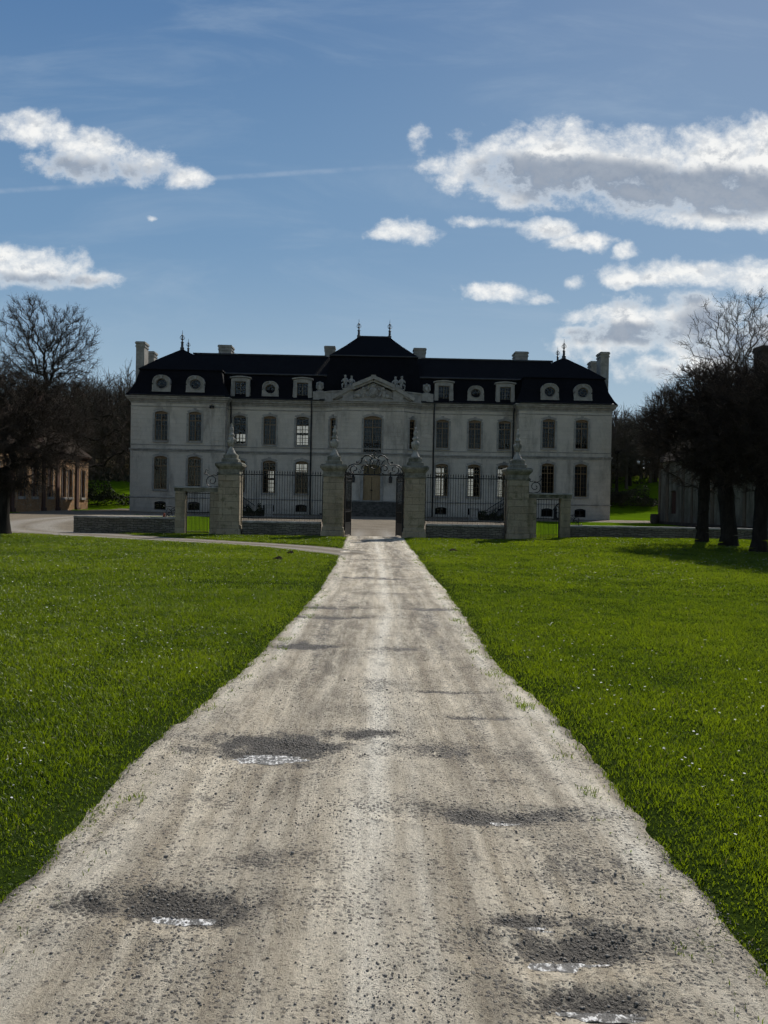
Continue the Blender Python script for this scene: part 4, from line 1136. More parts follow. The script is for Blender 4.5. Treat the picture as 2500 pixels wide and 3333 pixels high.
# ================================================================== ground, track, gravel
def lines(segs):
    out = [segs[0][0]]
    for a, b, st in segs:
        n = max(1, int(round((b - a) / st))); out += list(np.linspace(a, b, n + 1)[1:])
    return np.array(out)
half = lines([(0, 2.6, .07), (2.6, 5, .15), (5, 12, .3), (12, 34, .8), (34, 130, 4), (130, 500, 25), (500, 2400, 300)])
XS = np.concatenate([-half[:0:-1], half])
YS = lines([(-400, -60, 60), (-60, -4, 6), (-4, 1, .5), (1, 13, .09), (13, 42, .25), (42, 100, .8), (100, 340, 5), (340, 1000, 60), (1000, 3000, 250)])
gx, gy = np.meshgrid(XS, YS)
def grid_faces(nx, ny):
    i = np.arange(ny - 1)[:, None] * nx + np.arange(nx - 1)[None]
    i = i.ravel(); return np.stack([i, i + 1, i + 1 + nx, i + nx], 1)
near = (gy > -6) & (gy < 95) & (np.abs(gx) < 62)
gd = np.full(gx.shape, 9.); gd[near] = gravel_d(gx[near], gy[near])
gz = H(gx, gy)
lz = gz + .012 + .028 * smooth(0, .25, gd) + .05 * fbm(gx / 1.1, gy / 1.1, 6, 3) * smooth(0, .6, gd)
gz = np.where(gd < 0, np.maximum(gz - .13, gz + gd * .9), lz)
me = mesh_np('ground', np.stack([gx, gy, gz], 2).reshape(-1, 3), [grid_faces(len(XS), len(YS))], 'lawn_ground', True)
tag(link('ground', me), kind='structure')

# potholes: (x, y, rx, ry, depth, wetness, water level below track or None)
HOLES_R = [(-.80, 5.05, .62, .34, .045, 1., .026), (-.28, 5.35, .3, .14, .02, .9, None), (-.98, 3.08, .46, .15, .035, 1., .022),
           (.50, 2.80, .42, .15, .045, 1., .026), (.42, 2.99, .26, .06, .02, .9, .013), (.56, 2.5, .25, .1, .03, .9, .016), (.42, 4.02, .55, .13, .035, 1., .027), (.2, 5.05, .5, .2, .012, .55, None),
           (.66, 5.9, .4, .05, .014, .8, None), (.5, 6.7, .5, .05, .012, .7, None), (-.2, 6.9, .3, .4, .004, .35, None), (.75, 3.4, .35, .3, .006, .45, None), (-.95, 8.75, .5, .22, .02, .9, None), (.1, 8.65, .5, .16, .012, .6, None), (-.75, 11.0, .75, .16, .02, .9, None),
           (-.9, 12.0, .8, .16, .02, .9, None), (.75, 12.0, .45, .2, .02, .9, None), (-.5, 17, .5, .25, .02, .9, None), (.2, 16.7, .6, .25, .015, .8, None), (-.3, 22.5, .9, .25, .015, .6, None), (.55, 20, .5, .4, .015, .5, None)]
def road_z(x, y):
    c = road_c(y); w = road_w(y) / 2; u = (x - c) / w
    z = H(x, y) + .012 - .012 * np.exp(-((np.abs(u) - .52) / .2) ** 2) + .01 * (1 - u * u)
    z = z + .016 * fbm(x / .5, y / .7, 9, 4) + .012 * fbm(x / .09, y / .09, 12, 3)
    wet = np.zeros(np.shape(x))
    for hx, hy, rx, ry, dp, wt, lv in HOLES_R:
        q = np.sqrt(((x - hx) / rx) ** 2 + ((y - hy) / ry) ** 2) + .6 * fbm(x / .3 + hx, y / .16, 21, 3)
        z = z - .8 * dp * smooth(1.35, .1, q) + dp * .15 * np.exp(-((q - 1.35) / .25) ** 2) + .02 * fbm(x / .11, y / .05, 23, 3) * smooth(1.3, .6, q)
        q2 = np.sqrt(((x - hx) / (rx * .95)) ** 2 + ((y - hy - .22 * ry) / (ry * .9)) ** 2) + 1.5 * fbm(x / .2 + hx, y / .13, 22, 5)
        wet = np.maximum(wet, np.clip(1.2 * wt * smooth(1.6, -.3, q2) + .0, 0, 1))
        wet = np.maximum(wet, .34 * wt * smooth(2.3, .6, q2))
    return z, wet
rx = lines([(-2.3, 2.3, .022)]); ry = np.concatenate([[-60, -30, -10, -3, 0, 1], lines([(1.5, 7, .022), (7, 14, .05), (14, 41, .15)])])
X, Y = np.meshgrid(rx, ry)
Z, wet = road_z(X, Y)
d = road_d(X, Y)
# the junction with the branch path and the gate throat are wider than the track itself
dj = np.minimum(d, path_dist(X, Y))
Z = Z - np.clip(dj, 0, .4) * .55
rut = np.exp(-((np.abs((X - road_c(Y)) / (road_w(Y) / 2)) - .56) / .16) ** 2)
wet = np.maximum(wet, .5 * rut * (.35 + .65 * smooth(3, 6, Y)) * smooth(-.22, .2, fbm(X / .35, Y / 2.2, 31, 4)) )
wet = np.maximum(wet, .5 * smooth(.02, .4, fbm(X / .6, Y / .35, 41, 4)) * smooth(-.1, .2, fbm(X / 1.5, Y / 2.5, 43, 2)))
wet = np.maximum(wet, .55 * smooth(-.1, .02, d) * smooth(-.1, .25, fbm(X / .2, Y / .4, 44, 3)))
u = (X - road_c(Y)) / (road_w(Y) / 2)
uu = u + .05 * fbm(Y / 3., Y * 0, 48, 2) * 2
lane = np.exp(-((np.abs(uu - .02) - .34) / .17) ** 2) * (.55 + .45 * smooth(4, 9, Y)) + .5 * np.exp(-((np.abs(uu) - .72) / .1) ** 2) + .75 * smooth(-.09, -.01, d)
lane = np.clip(lane * smooth(-.35, .12, fbm(X / .4, Y / 2.4, 49, 3) + .05), 0, .9)
pale = 1.0 * np.exp(-((uu - .03) / .085) ** 2) + .45 * np.exp(-((uu - .2) / .03) ** 2) + .3 * np.exp(-((uu + .17) / .03) ** 2) + .6 * smooth(-.45, -.06, -np.abs(d + .12) * 3) * smooth(-.05, .2, fbm(X / .3, Y / .5, 47, 3)) + .45 * np.exp(-((np.abs(u) - .86) / .07) ** 2)
pale = np.clip(pale * smooth(-.4, .2, fbm(X / .5, Y / 2., 45, 3) + .1), 0, 1)
me = mesh_np('track', np.stack([X, Y, Z], 2).reshape(-1, 3), [grid_faces(len(rx), len(ry))], 'gravel_track', True, {'wet': wet.ravel(), 'pale': pale.ravel(), 'lane': lane.ravel()})
tag(link('road', me), kind='structure')
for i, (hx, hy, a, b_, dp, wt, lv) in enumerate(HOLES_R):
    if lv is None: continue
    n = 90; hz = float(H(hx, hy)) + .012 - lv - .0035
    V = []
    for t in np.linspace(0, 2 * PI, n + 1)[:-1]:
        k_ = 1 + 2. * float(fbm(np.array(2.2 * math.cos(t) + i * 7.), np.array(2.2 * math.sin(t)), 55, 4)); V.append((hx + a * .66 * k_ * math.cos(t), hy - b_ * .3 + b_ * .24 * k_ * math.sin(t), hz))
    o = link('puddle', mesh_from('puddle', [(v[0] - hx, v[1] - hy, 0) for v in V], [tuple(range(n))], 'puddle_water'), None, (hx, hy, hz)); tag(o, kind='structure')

# branch path
V = []; F = []; PL = []
m = 12; n = len(PATHS)
for i in range(n):
    p = PATHS[i]; t = PATHS[min(i + 1, n - 1)] - PATHS[max(i - 1, 0)]; L = math.hypot(t[0], t[1]); nx_, ny_ = -t[1] / L, t[0] / L
    for k in range(m + 1):
        s_ = (k / m * 2 - 1) * (p[2] / 2 + .35); x, y = p[0] + nx_ * s_, p[1] + ny_ * s_
        V.append((x, y, float(H(x, y)) + .014 - .1 * max(0, abs(s_) - p[2] / 2)))
        q = abs(s_) / (p[2] / 2); PL.append(math.exp(-((q - (.5 if p[2] < 4 else .28)) / .2) ** 2))
me = mesh_np('path', np.array(V), [grid_faces(m + 1, n)], 'court_gravel', True, {'pale': np.array(PL)}); tag(link('path', me), kind='structure')
def sheet(name, x0, x1, y0, y1, dz, st, palef=None):
    xs = np.linspace(x0, x1, int((x1 - x0) / st) + 2); ys = np.linspace(y0, y1, int((y1 - y0) / st) + 2)
    X, Y = np.meshgrid(xs, ys); Z = H(X, Y) + dz
    dd = gravel_d(X, Y); Z = Z - np.clip(dd, 0, .5) * .5
    pl = palef(X, Y) if palef else np.zeros(X.shape)
    me = mesh_np(name, np.stack([X, Y, Z], 2).reshape(-1, 3), [grid_faces(len(xs), len(ys))], 'court_gravel', True, {'pale': pl.ravel()})
    tag(link(name, me), kind='structure')
sheet('forecourt', -13.2, 13.2, 36.8, 68, .006, .4, lambda X, Y: np.exp(-((np.abs(X) - .75) / .35) ** 2) * smooth(50, 39, Y))
sheet('forecourt', -34, 34, 65.6, 79.5, .002, .6)
sheet('yard', -29.9, -19.5, 42, 91, .008, .6)

# loose stones on the track
def icosa():
    t = (1 + 5 ** .5) / 2
    V = np.array([(-1, t, 0), (1, t, 0), (-1, -t, 0), (1, -t, 0), (0, -1, t), (0, 1, t), (0, -1, -t), (0, 1, -t), (t, 0, -1), (t, 0, 1), (-t, 0, -1), (-t, 0, 1)], float)
    F = np.array([(0, 11, 5), (0, 5, 1), (0, 1, 7), (0, 7, 10), (0, 10, 11), (1, 5, 9), (5, 11, 4), (11, 10, 2), (10, 7, 6), (7, 1, 8), (3, 9, 4), (3, 4, 2), (3, 2, 6), (3, 6, 8), (3, 8, 9), (4, 9, 5), (2, 4, 11), (6, 2, 10), (8, 6, 7), (9, 8, 1)])
    return V / np.linalg.norm(V[0]), F
IV, IF = icosa()
n = 110000
py = 1.9 + 12 * rng.random(n) ** 1.9; px = road_c(py) + (rng.random(n) * 2 - 1) * (road_w(py) / 2 + .05)
z, wt = road_z(px, py)
fb = fbm(px / .5, py / .5, 51, 4)
keep = rng.random(n) < np.clip(.08 + 1.1 * smooth(.0, .3, fb) * .5 + .3 * wt + .45 * smooth(-.22, 0., road_d(px, py)) * (fb > 0), 0, 1) * np.clip(1.1 - py / 14, .1, 1)
px, py, z, wt = px[keep], py[keep], z[keep], wt[keep]; n = len(px)
sz = .0018 + .004 * rng.random(n) ** 4 + .0035 * (wt > .45) * rng.random(n) ** 3 + .005 * (rng.random(n) > .994)
sc = sz[:, None, None] * .9 * (1 + .5 * (rng.random((n, 1, 3)) - .5)) * np.array([1.15, 1.15, .75])
V = IV[None] * (1 + .35 * (rng.random((n, 12, 1)) - .5)) * sc
an = rng.random(n) * 2 * PI; ca, sa = np.cos(an)[:, None], np.sin(an)[:, None]
V = np.stack([V[..., 0] * ca - V[..., 1] * sa + px[:, None], V[..., 0] * sa + V[..., 1] * ca + py[:, None], V[..., 2] + (z + sz * .35)[:, None]], 2)
F = (IF[None] + (np.arange(n) * 12)[:, None, None]).reshape(-1, 3)
tag(link('pebbles', mesh_np('pebbles', V.reshape(-1, 3), [F], 'pebble', False)), 'loose grey pebbles scattered over the chalky track and in its potholes', 'pebbles', kind='stuff')

# grass blades
def blades(n, dmin, dmax, rho_pow):
    t = rng.random(n)
    k = 2 - rho_pow     # density ~ y^-rho over a wedge
    y = (dmin ** k + t * (dmax ** k - dmin ** k)) ** (1 / k)
    x = (rng.random(n) * 2 - 1) * (.54 * y + 2.2) - .1
    return x, y
def grass(name, n, dmin, dmax, rho, label):
    x, y = blades(n, dmin, dmax, rho)
    gd = gravel_d(x, y) + .05 * (rng.random(len(x)) - .5)
    fringe = smooth(.0, .5, gd)
    ok = ((gd > -.015) | ((gd > -.24) & (rng.random(len(x)) < .05 + .7 * (fbm(x / .15, y / .2, 64, 2) > .15)))) & (rng.random(len(x)) < .55 + .45 * fringe); x, y, gd = x[ok], y[ok], gd[ok]
    gone = (np.abs(y - YG) < .3) & (np.abs(x) > 1.4); x, y, gd = x[~gone], y[~gone], gd[~gone]
    n = len(x)
    z = np.where(gd < .25, H(x, y) + .012 + .028 * smooth(0, .25, gd), lawn_z(x, y)) - .012
    far = np.clip(y / 10, .3, 3.6)
    tuft = fbm(x / .35, y / .35, 61, 3); big = fbm(x / 2.5, y / 2.5, 62, 3)
    h = (.026 + .032 * rng.random(n)) * (1 + 1.0 * tuft + .6 * big) * (.72 + .28 * smooth(0, .35, gd)) * (1 + .12 * far)
    w = (.0016 + .0017 * rng.random(n)) * (.75 + .8 * far)
    az = rng.random(n) * 2 * PI; lean = h * (.25 + .75 * rng.random(n)); la = rng.random(n) * 2 * PI
    dx, dy = np.cos(az) * w, np.sin(az) * w; lx, ly = np.cos(la) * lean, np.sin(la) * lean
    V = np.empty((n, 5, 3), np.float32)
    V[:, 0] = np.stack([x - dx, y - dy, z], 1); V[:, 1] = np.stack([x + dx, y + dy, z], 1)
    V[:, 2] = np.stack([x + dx * .75 + lx * .3, y + dy * .75 + ly * .3, z + h * .62], 1); V[:, 3] = np.stack([x - dx * .75 + lx * .3, y - dy * .75 + ly * .3, z + h * .62], 1)
    V[:, 4] = np.stack([x + lx, y + ly, z + h * (1 - .25 * rng.random(n))], 1)
    b = (np.arange(n) * 5)[:, None]
    tint = np.clip(.5 + .8 * big + .5 * tuft + .5 * (rng.random(n) - .5), 0, .95); tint[rng.random(n) > .985] = 1.
    me = mesh_np(name, V.reshape(-1, 3), [b + np.array([[0, 1, 2, 3]]), b + np.array([[3, 2, 4]])], 'grass_blade', False, {'tint': np.repeat(tint, 5)})
    tag(link(name, me), label, 'grass', kind='stuff')
grass('grass', 760000, 2.0, 14, 1.25, 'short sunlit green grass of the lawns along the near track')
grass('grass', 620000, 14, 41, 1.35, 'short sunlit green grass of the lawns towards the gate screen')
# daisies in drifts
n = 26000; x, y = blades(n, 2.4, 36, .7)
dn = fbm(x / 2.2, y / 2.2, 71, 3) + .25 * fbm(x / .4, y / .4, 72, 2)
ok = (gravel_d(x, y) > .25) & (rng.random(n) < np.clip((dn + .12) * 1.8, 0.05, .85)); x, y = x[ok], y[ok]; n = len(x)
z = lawn_z(x, y) + .035 + .02 * rng.random(n); rr = (.0042 + .0036 * rng.random(n)) * (1 + y / 20)
a = np.arange(6) / 6 * 2 * PI
tx = (rng.random(n) - .5) * .9; ty = (rng.random(n) - .5) * .9 - .2
V = np.stack([x[:, None] + rr[:, None] * np.cos(a), y[:, None] + rr[:, None] * np.sin(a), z[:, None] + rr[:, None] * (np.cos(a) * tx[:, None] + np.sin(a) * ty[:, None])], 2)
tag(link('daisies', mesh_np('daisies', V.reshape(-1, 3), [(np.arange(n) * 6)[:, None] + np.arange(6)[None]], 'daisy_petal')), 'small white daisies flecking the lawns on both sides of the track', 'daisies', kind='stuff')

# molehills
def molehill(x, y, r, h, label):
    n = 22; k = 9; V = [(0, 0, h)]; F = []
    for j in range(1, k + 1):
        for i in range(n):
            a = 2 * PI * i / n; rr = r * j / k * (1 + .25 * float(fbm(np.array(x + math.cos(a)), np.array(y + math.sin(a)), 80, 2)))
            zz = h * (1 - (j / k) ** 1.6) + .06 * float(fbm(np.array(rr * math.cos(a) * 9 + x), np.array(rr * math.sin(a) * 9), 81, 3)); V.append((rr * math.cos(a), rr * math.sin(a), zz if j < k else -.05))
    for i in range(n): F.append((0, 1 + i, 1 + (i + 1) % n))
    for j in range(k - 1):
        for i in range(n): F.append((1 + j * n + i, 1 + (j + 1) * n + i, 1 + (j + 1) * n + (i + 1) % n, 1 + j * n + (i + 1) % n))
    o = link('molehill', mesh_from('molehill', V, F, 'molehill_soil', True), None, (x, y, float(lawn_z(x, y)))); tag(o, label, 'molehill')
molehill(-2.75, 21.4, .19, .11, 'dark crumbly molehill on the left lawn near the track'); molehill(-2.7, 24.2, .17, .1, 'flatter molehill on the left lawn close to the branch path')
molehill(2.75, 27.0, .2, .09, 'low molehill on the right lawn near the gate')
# ================================================================== bare winter trees
def tree_segments(trunk, crowns, N, seed, alpha=.35, twigs=3000, twig_len=(.3, .7), twig_r=.006, up=.25, gravity=0., r_pow=.46, wob=.12, tip_r=.007, shell=.5, sub=3, out=.8):
    """grow limbs from the trunk to points through the crown; returns (p0, p1, r0, r1)"""
    g = np.random.default_rng(seed)
    P = [np.array(p, float) for p, r in trunk]; par = [-1] + list(range(len(trunk) - 1)); plen = [0.]
    for i in range(1, len(trunk)): plen.append(plen[-1] + np.linalg.norm(P[i] - P[i - 1]) * .3)
    nt = len(trunk); top = P[-1]
    vol = np.array([c[1][0] * c[1][1] * c[1][2] for c in crowns]); vol = vol / vol.sum()
    pts = []
    for (c, rad), v in zip(crowns, vol):
        k = max(3, int(N * v)); d = g.normal(size=(k, 3)); d /= np.linalg.norm(d, axis=1)[:, None]
        pts.append(np.array(c) + d * np.array(rad) * (g.random((k, 1)) ** shell))
    pts = np.concatenate(pts); pts = pts[np.argsort(np.linalg.norm(pts - top, axis=1))]
    cap = nt + len(pts) * 3 + 10
    A = np.zeros((cap, 3)); A[:nt] = P; L = np.zeros(cap); L[:nt] = plen; n = nt
    lo = max(1, nt - 3)
    for p in pts:
        d = np.linalg.norm(A[lo:n] - p, axis=1); i = lo + int(np.argmin(d + alpha * L[lo:n])); dist = d[i - lo]
        if dist < .03: continue
        q = i; k = 1 if dist < .5 else 2 if dist < 1.6 else 3
        for j in range(1, k + 1):
            t = j / k; s_ = A[i] + (p - A[i]) * t
            if j < k: s_ = s_ + g.normal(size=3) * dist * wob + np.array([0, 0, dist * up * .5 * math.sin(t * PI)])
            if n >= cap: break
            A[n] = s_; par.append(q); L[n] = L[q] + np.linalg.norm(A[n] - A[q]); q = n; n += 1
    par = np.array(par); A = A[:n]
    cnt = np.zeros(n); leaf = np.ones(n, bool); leaf[par[1:]] = False
    for i in range(n - 1, 0, -1): cnt[i] += leaf[i]; cnt[par[i]] += cnt[i]
    R = tip_r * np.maximum(cnt, 1) ** r_pow
    for i, (p, r) in enumerate(trunk): R[i] = r
    k = np.arange(nt, n); rp = np.minimum(R[par[k]], R[k] * 1.5 + .01)
    S = [(A[par[k]], A[k], np.where(par[k] < nt, R[k] * 1.25, np.minimum(R[par[k]], R[k] * 1.35)), R[k])]
    k = np.arange(1, nt); S.append((A[k - 1], A[k], R[k - 1], R[k]))
    # fine twigs
    c0 = np.mean([c for c, r in crowns], axis=0)
    if twigs:
        cand = np.where((np.arange(n) >= nt) & (cnt < 25))[0]
        b = g.choice(cand, twigs); t = g.random((twigs, 1)); base = A[b] * t + A[par[b]] * (1 - t)
        d = A[b] - A[par[b]]; d /= np.linalg.norm(d, axis=1)[:, None] + 1e-6
        o = base - c0; o /= np.linalg.norm(o, axis=1)[:, None] + 1e-6
        d = d * .5 + o * out + g.normal(size=(twigs, 3)) * .55 + np.array([0, 0, up - gravity]); d /= np.linalg.norm(d, axis=1)[:, None]
        ln = twig_len[0] + (twig_len[1] - twig_len[0]) * g.random((twigs, 1)) ** 1.5
        r0 = np.full(twigs, twig_r)
        m1 = base + d * ln * .55; d2 = d + g.normal(size=(twigs, 3)) * .28 + np.array([0, 0, up * .4 - gravity * .6]); m2 = m1 + d2 * ln * .45
        S += [(base, m1, r0, r0 * .75), (m1, m2, r0 * .75, r0 * .35)]
        for j in range(sub):
            tt = .25 + .7 * g.random((twigs, 1)); bb = np.where(tt < .55, base + d * ln * tt, m1 + d2 * ln * (tt - .55))
            dd = d * .8 + g.normal(size=(twigs, 3)) * .5; S.append((bb, bb + dd * ln * (.25 + .25 * g.random((twigs, 1))), r0 * .6, r0 * .3))
    return [np.concatenate([s[i] for s in S]) for i in range(4)]

def seg_mesh(name, S, mat, k):
    p0, p1, r0, r1 = S; n = len(p0)
    t = p1 - p0; t = t / (np.linalg.norm(t, axis=1)[:, None] + 1e-9)
    a = np.where(np.abs(t[:, 2:3]) > .9, np.array([[1., 0, 0]]), np.array([[0, 0, 1.]])); u = np.cross(t, a); u /= np.linalg.norm(u, axis=1)[:, None] + 1e-9; w = np.cross(t, u)
    ang = np.arange(k) / k * 2 * PI
    ring = u[:, None] * np.cos(ang)[None, :, None] + w[:, None] * np.sin(ang)[None, :, None]
    V = np.concatenate([p0[:, None] + ring * r0[:, None, None], p1[:, None] + ring * r1[:, None, None]], 1).reshape(-1, 3)
    i = np.arange(k); j = (i + 1) % k
    F = (np.arange(n)[:, None, None] * 2 * k + np.stack([i, j, j + k, i + k], 1)[None]).reshape(-1, 4)
    return mesh_np(name, V, [F], mat, k > 4)
def pick(S, m): return [s[m] for s in S]
def tree_thing(name, S, loc, label, cat='tree', group=None, bark='bark', twig='twig_bark', thick=.045, blobs=None):
    e = empty(name, loc, label, cat, group)
    th = S[2] > thick
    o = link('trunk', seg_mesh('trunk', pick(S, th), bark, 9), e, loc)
    if blobs:
        b = MB()
        for c, r in blobs: b.blob(c, r, r * .9, r * 1.1, 9, 7)
        me = mesh_from('burr', b.V, b.F, bark, True); x = link('burr', me, o, loc)
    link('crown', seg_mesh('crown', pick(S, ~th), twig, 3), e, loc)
    return e

# clipped, knobbly trees in front of the low wall
def pollard(loc, label, seed, tr=.33, th=2.2, cr=(2.9, 2.7, 2.75), cz=5.0, off=(0, 0), lean=(.1, 0), N=780, tw=6400, burrs=True, gap=False):
    g = np.random.default_rng(seed)
    trunk = [((0, 0, -.25), tr * 1.55), ((0, 0, .12), tr * 1.22), ((.03, 0, .45), tr * 1.02), ((lean[0] * .4, lean[1] * .4, 1.2), tr * .93), ((lean[0] * .8, lean[1] * .8, 1.8), tr * .95), ((lean[0], lean[1], th), tr * 1.05), ((lean[0] * 1.3, lean[1] * 1.3, th + .5), tr * .8)]
    crowns = [((off[0], off[1], cz), cr), ((off[0], off[1], cz + .3), (cr[0] * .75, cr[1] * .75, cr[2] * .75))]
    S = tree_segments(trunk, crowns, N, seed, alpha=.42, twigs=tw, twig_len=(.2, .6), twig_r=.0125, up=.12, r_pow=.5, tip_r=.012, shell=.42, sub=3, out=.5)
    blobs = [((tr * .8 * math.cos(a), tr * .8 * math.sin(a), z), tr * .38) for a, z in [(g.random() * 6.3, .5 + 1.5 * g.random()) for _ in range(7)]] if burrs else None
    return tree_thing('pollard_tree', S, loc, label, 'tree', 'pollarded trees along the lawn edge', blobs=blobs, thick=.05)
def zz(x, y): return float(lawn_z(x, y))
pollard((14.65, 34.0, zz(14.65, 34.0)), 'pollard with a knobbly trunk, farthest from the camera of the dark right hand row', 21, .25, 2.3, (2.85, 2.7, 2.9), 5.2, (.15, 0), (.05, 0))
pollard((14.9, 32.0, zz(14.9, 32.0)), 'pollard with the thickest smooth trunk, between two other dark pollards on the right', 22, .33, 2.1, (3.0, 2.6, 2.9), 5.2, (.3, .1), (-.15, 0), burrs=False)
pollard((14.8, 29.3, zz(14.8, 29.3)), 'pollard with a straight trunk close to the right picture edge', 23, .28, 2.3, (2.9, 2.6, 2.7), 5.0, (.35, 0), burrs=False)
pollard((15.2, 26.6, zz(15.2, 26.6)), 'pollard whose dark crown alone enters at the right picture edge', 24, .33, 2.2, (2.8, 2.6, 2.6), 5.0, (.3, 0), burrs=False)
# spreading dark tree at the left edge
trunk = [((0, 0, -.2), .5), ((0, 0, .2), .4), ((0, 0, .7), .33), ((.03, 0, 1.6), .3), ((.1, 0, 2.2), .31), ((.12, 0, 2.8), .26)]
S = tree_segments(trunk, [((.2, 0, 4.6), (3.4, 2.9, 2.6)), ((1.3, 0, 3.7), (2.5, 2.2, 1.7)), ((-.3, 0, 5.5), (2.6, 2.2, 1.9))], 900, 31, alpha=.3, twigs=9500, twig_len=(.22, .7), twig_r=.0105, up=.02, gravity=.05, r_pow=.5, tip_r=.012, shell=.45, sub=3, wob=.16)
tree_thing('spreading_tree', S, (-16.15, 33.6, zz(-16.15, 33.6)), 'dark spreading bare tree at the left edge before the brick outbuilding', thick=.05)

# tall trees beyond
def tall(loc, label, seed, h, crowns, N=900, tw=6000, tr=.45, name='bare_tree', bole=.3, tl=(.5, 1.3), alpha=.3, up=.2, gravity=0., twr=.013, twig='twig_bark', rp=.47, lean=0.):
    trunk = [((0, 0, -.3), tr * 1.4), ((0, 0, .5), tr * 1.05), ((lean * .3, 0, h * bole * .5), tr * .9), ((lean * .6, .1, h * bole), tr * .8), ((lean * .8, .1, h * bole * 1.45), tr * .62), ((lean, 0, h * bole * 1.9), tr * .45)]
    S = tree_segments(trunk, crowns, N, seed, alpha=alpha, twigs=tw, twig_len=tl, twig_r=twr, up=up, gravity=gravity, r_pow=rp, tip_r=.018, shell=.4, sub=3, out=.7)
    return tree_thing(name, S, loc, label, thick=.09, twig=twig)
tall((-36.2, 86, float(H(-36.2, 86))), 'tall bare chestnut with twin rounded domes rising above the wood on the left', 41, 24,
     [((-1.6, 0, 18.6), (3.6, 3.6, 5.0)), ((2.9, 0, 17.9), (3.0, 3.2, 4.4)), ((0, 0, 13.5), (5.2, 4.5, 3))], 1200, 10000, .5, bole=.3, tl=(.3, .85), up=.28, alpha=.36)
tall((-36.4, 96, float(H(-36.4, 96))), 'wide bare tree with drooping boughs reaching in front of the left wing', 42, 17,
     [((3.6, 0, 9.5), (9.4, 6, 6.2)), ((9.2, -2, 7.5), (5.2, 4, 4.8))], 1100, 5200, .5, bole=.25, tl=(.5, 1.4), up=-.05, gravity=.22, alpha=.2)
tall((-39.5, 76, float(H(-39.5, 76))), 'bushy bare tree behind the outbuilding at the left edge', 43, 16, [((0, 0, 11), (6, 5, 5.5))], 700, 5000, .4)
tall((-27.0, 124, float(H(-27.0, 124))), 'bare tree standing on the left slope beside the wing chimney', 44, 15, [((0, 0, 9.5), (5, 4.5, 6.5))], 800, 5500, .35, alpha=.25)
tall((38.0, 78, float(H(38, 78))), 'tall airy bare tree spreading above the right outbuilding', 45, 24.5,
     [((-.6, 0, 18.2), (6.0, 5, 5.6)), ((-2.8, 0, 14.0), (5.4, 4, 3.6)), ((2.2, 0, 19.4), (4.4, 4, 4.6)), ((-4.8, 0, 12.2), (2.6, 2, 1.6))], 620, 3800, .55, bole=.27, tl=(.4, 1.1), alpha=.42, up=.2, twr=.011, lean=-.6)
tall((45.0, 92, float(H(45, 92))), 'slender fine twigged tree fading behind the tall airy one', 46, 20, [((0, 0, 14), (5.0, 4, 6.2))], 600, 5500, .3, tl=(.5, 1.5), alpha=.4, up=.5, twr=.01, twig='pale_twig_bark')
# slim upright trees behind the right outbuilding (their straight shoots show above the pollards)
for i, (x, y, lab) in enumerate(((28.0, 58, 'young upright tree with straight shoots behind the right outbuilding, nearest the house'), (31.0, 60, 'young upright tree with straight shoots behind the middle of the right outbuilding roof'))):
    tall((x, y + 14, float(H(x, y + 14))), lab, 50 + i, 13, [((0, 0, 8), (2.8, 2.4, 4.2))], 420, 4200, .22, tl=(.5, 1.4), alpha=.35, up=1.0, twr=.011)
# trees at the foot of the right hand slope
RT = [(28.8, 110, 11.5, 'bare tree right against the right wing corner'), (32.6, 114, 12, 'bare tree with a forked head on the bank right of the house'), (35.4, 110, 10.5, 'shorter bare tree on the bank behind the lawn at right'), (39.0, 115, 11, 'bare tree farther along the bank behind the right outbuilding'),
      (29.6, 122, 11, 'bare tree higher up the bank right of the house'), (44, 118, 11.5, 'bare tree deep behind the right outbuilding roof')]
for i, (x, y, h, lab) in enumerate(RT):
    tall((x, y, float(H(x, y))), lab, 60 + i, h, [((0, 0, h * .6), (3.3 + .3 * (i % 3), 3.2, h * .4))], 420, 2600, .26, tl=(.5, 1.2), alpha=.32, twig='far_twig_haze')

# scrub: brambles and evergreen shrubs
def shrub(loc, rx, ry, rz, n, mat, name, label, cat, seed, leaf=.08, group=None, stems=True):
    g = np.random.default_rng(seed)
    e = empty(name, loc, label, cat, group)
    d = g.normal(size=(n, 3)); d /= np.linalg.norm(d, axis=1)[:, None]; d[:, 2] = np.abs(d[:, 2])
    r = .55 + .45 * g.random((n, 1)) ** .5; lump = 1 + .28 * np.sin(d[:, :1] * 5 + seed) * np.cos(d[:, 1:2] * 4) + .2 * np.sin(d[:, 2:3] * 7)
    P = d * r * lump * np.array([rx, ry, rz])
    a = g.normal(size=(n, 3)); a /= np.linalg.norm(a, axis=1)[:, None]; b = np.cross(a, g.normal(size=(n, 3))); b /= np.linalg.norm(b, axis=1)[:, None]
    s = leaf * (.6 + .8 * g.random((n, 1)))
    V = np.stack([P - a * s, P + b * s * .5, P + a * s, P - b * s * .5], 1).reshape(-1, 3)
    link('foliage', mesh_np('foliage', V, [(np.arange(n) * 4)[:, None] + np.arange(4)[None]], mat), e, loc)
    m = 40; q = d[:m] * np.array([rx, ry, rz]) * .85
    link('stems', seg_mesh('stems', [np.stack([q[:, 0] * .15, q[:, 1] * .15, np.full(m, -.1)], 1), q, np.full(m, .02), np.full(m, .007)], 'bark', 4), e, loc)
    return e
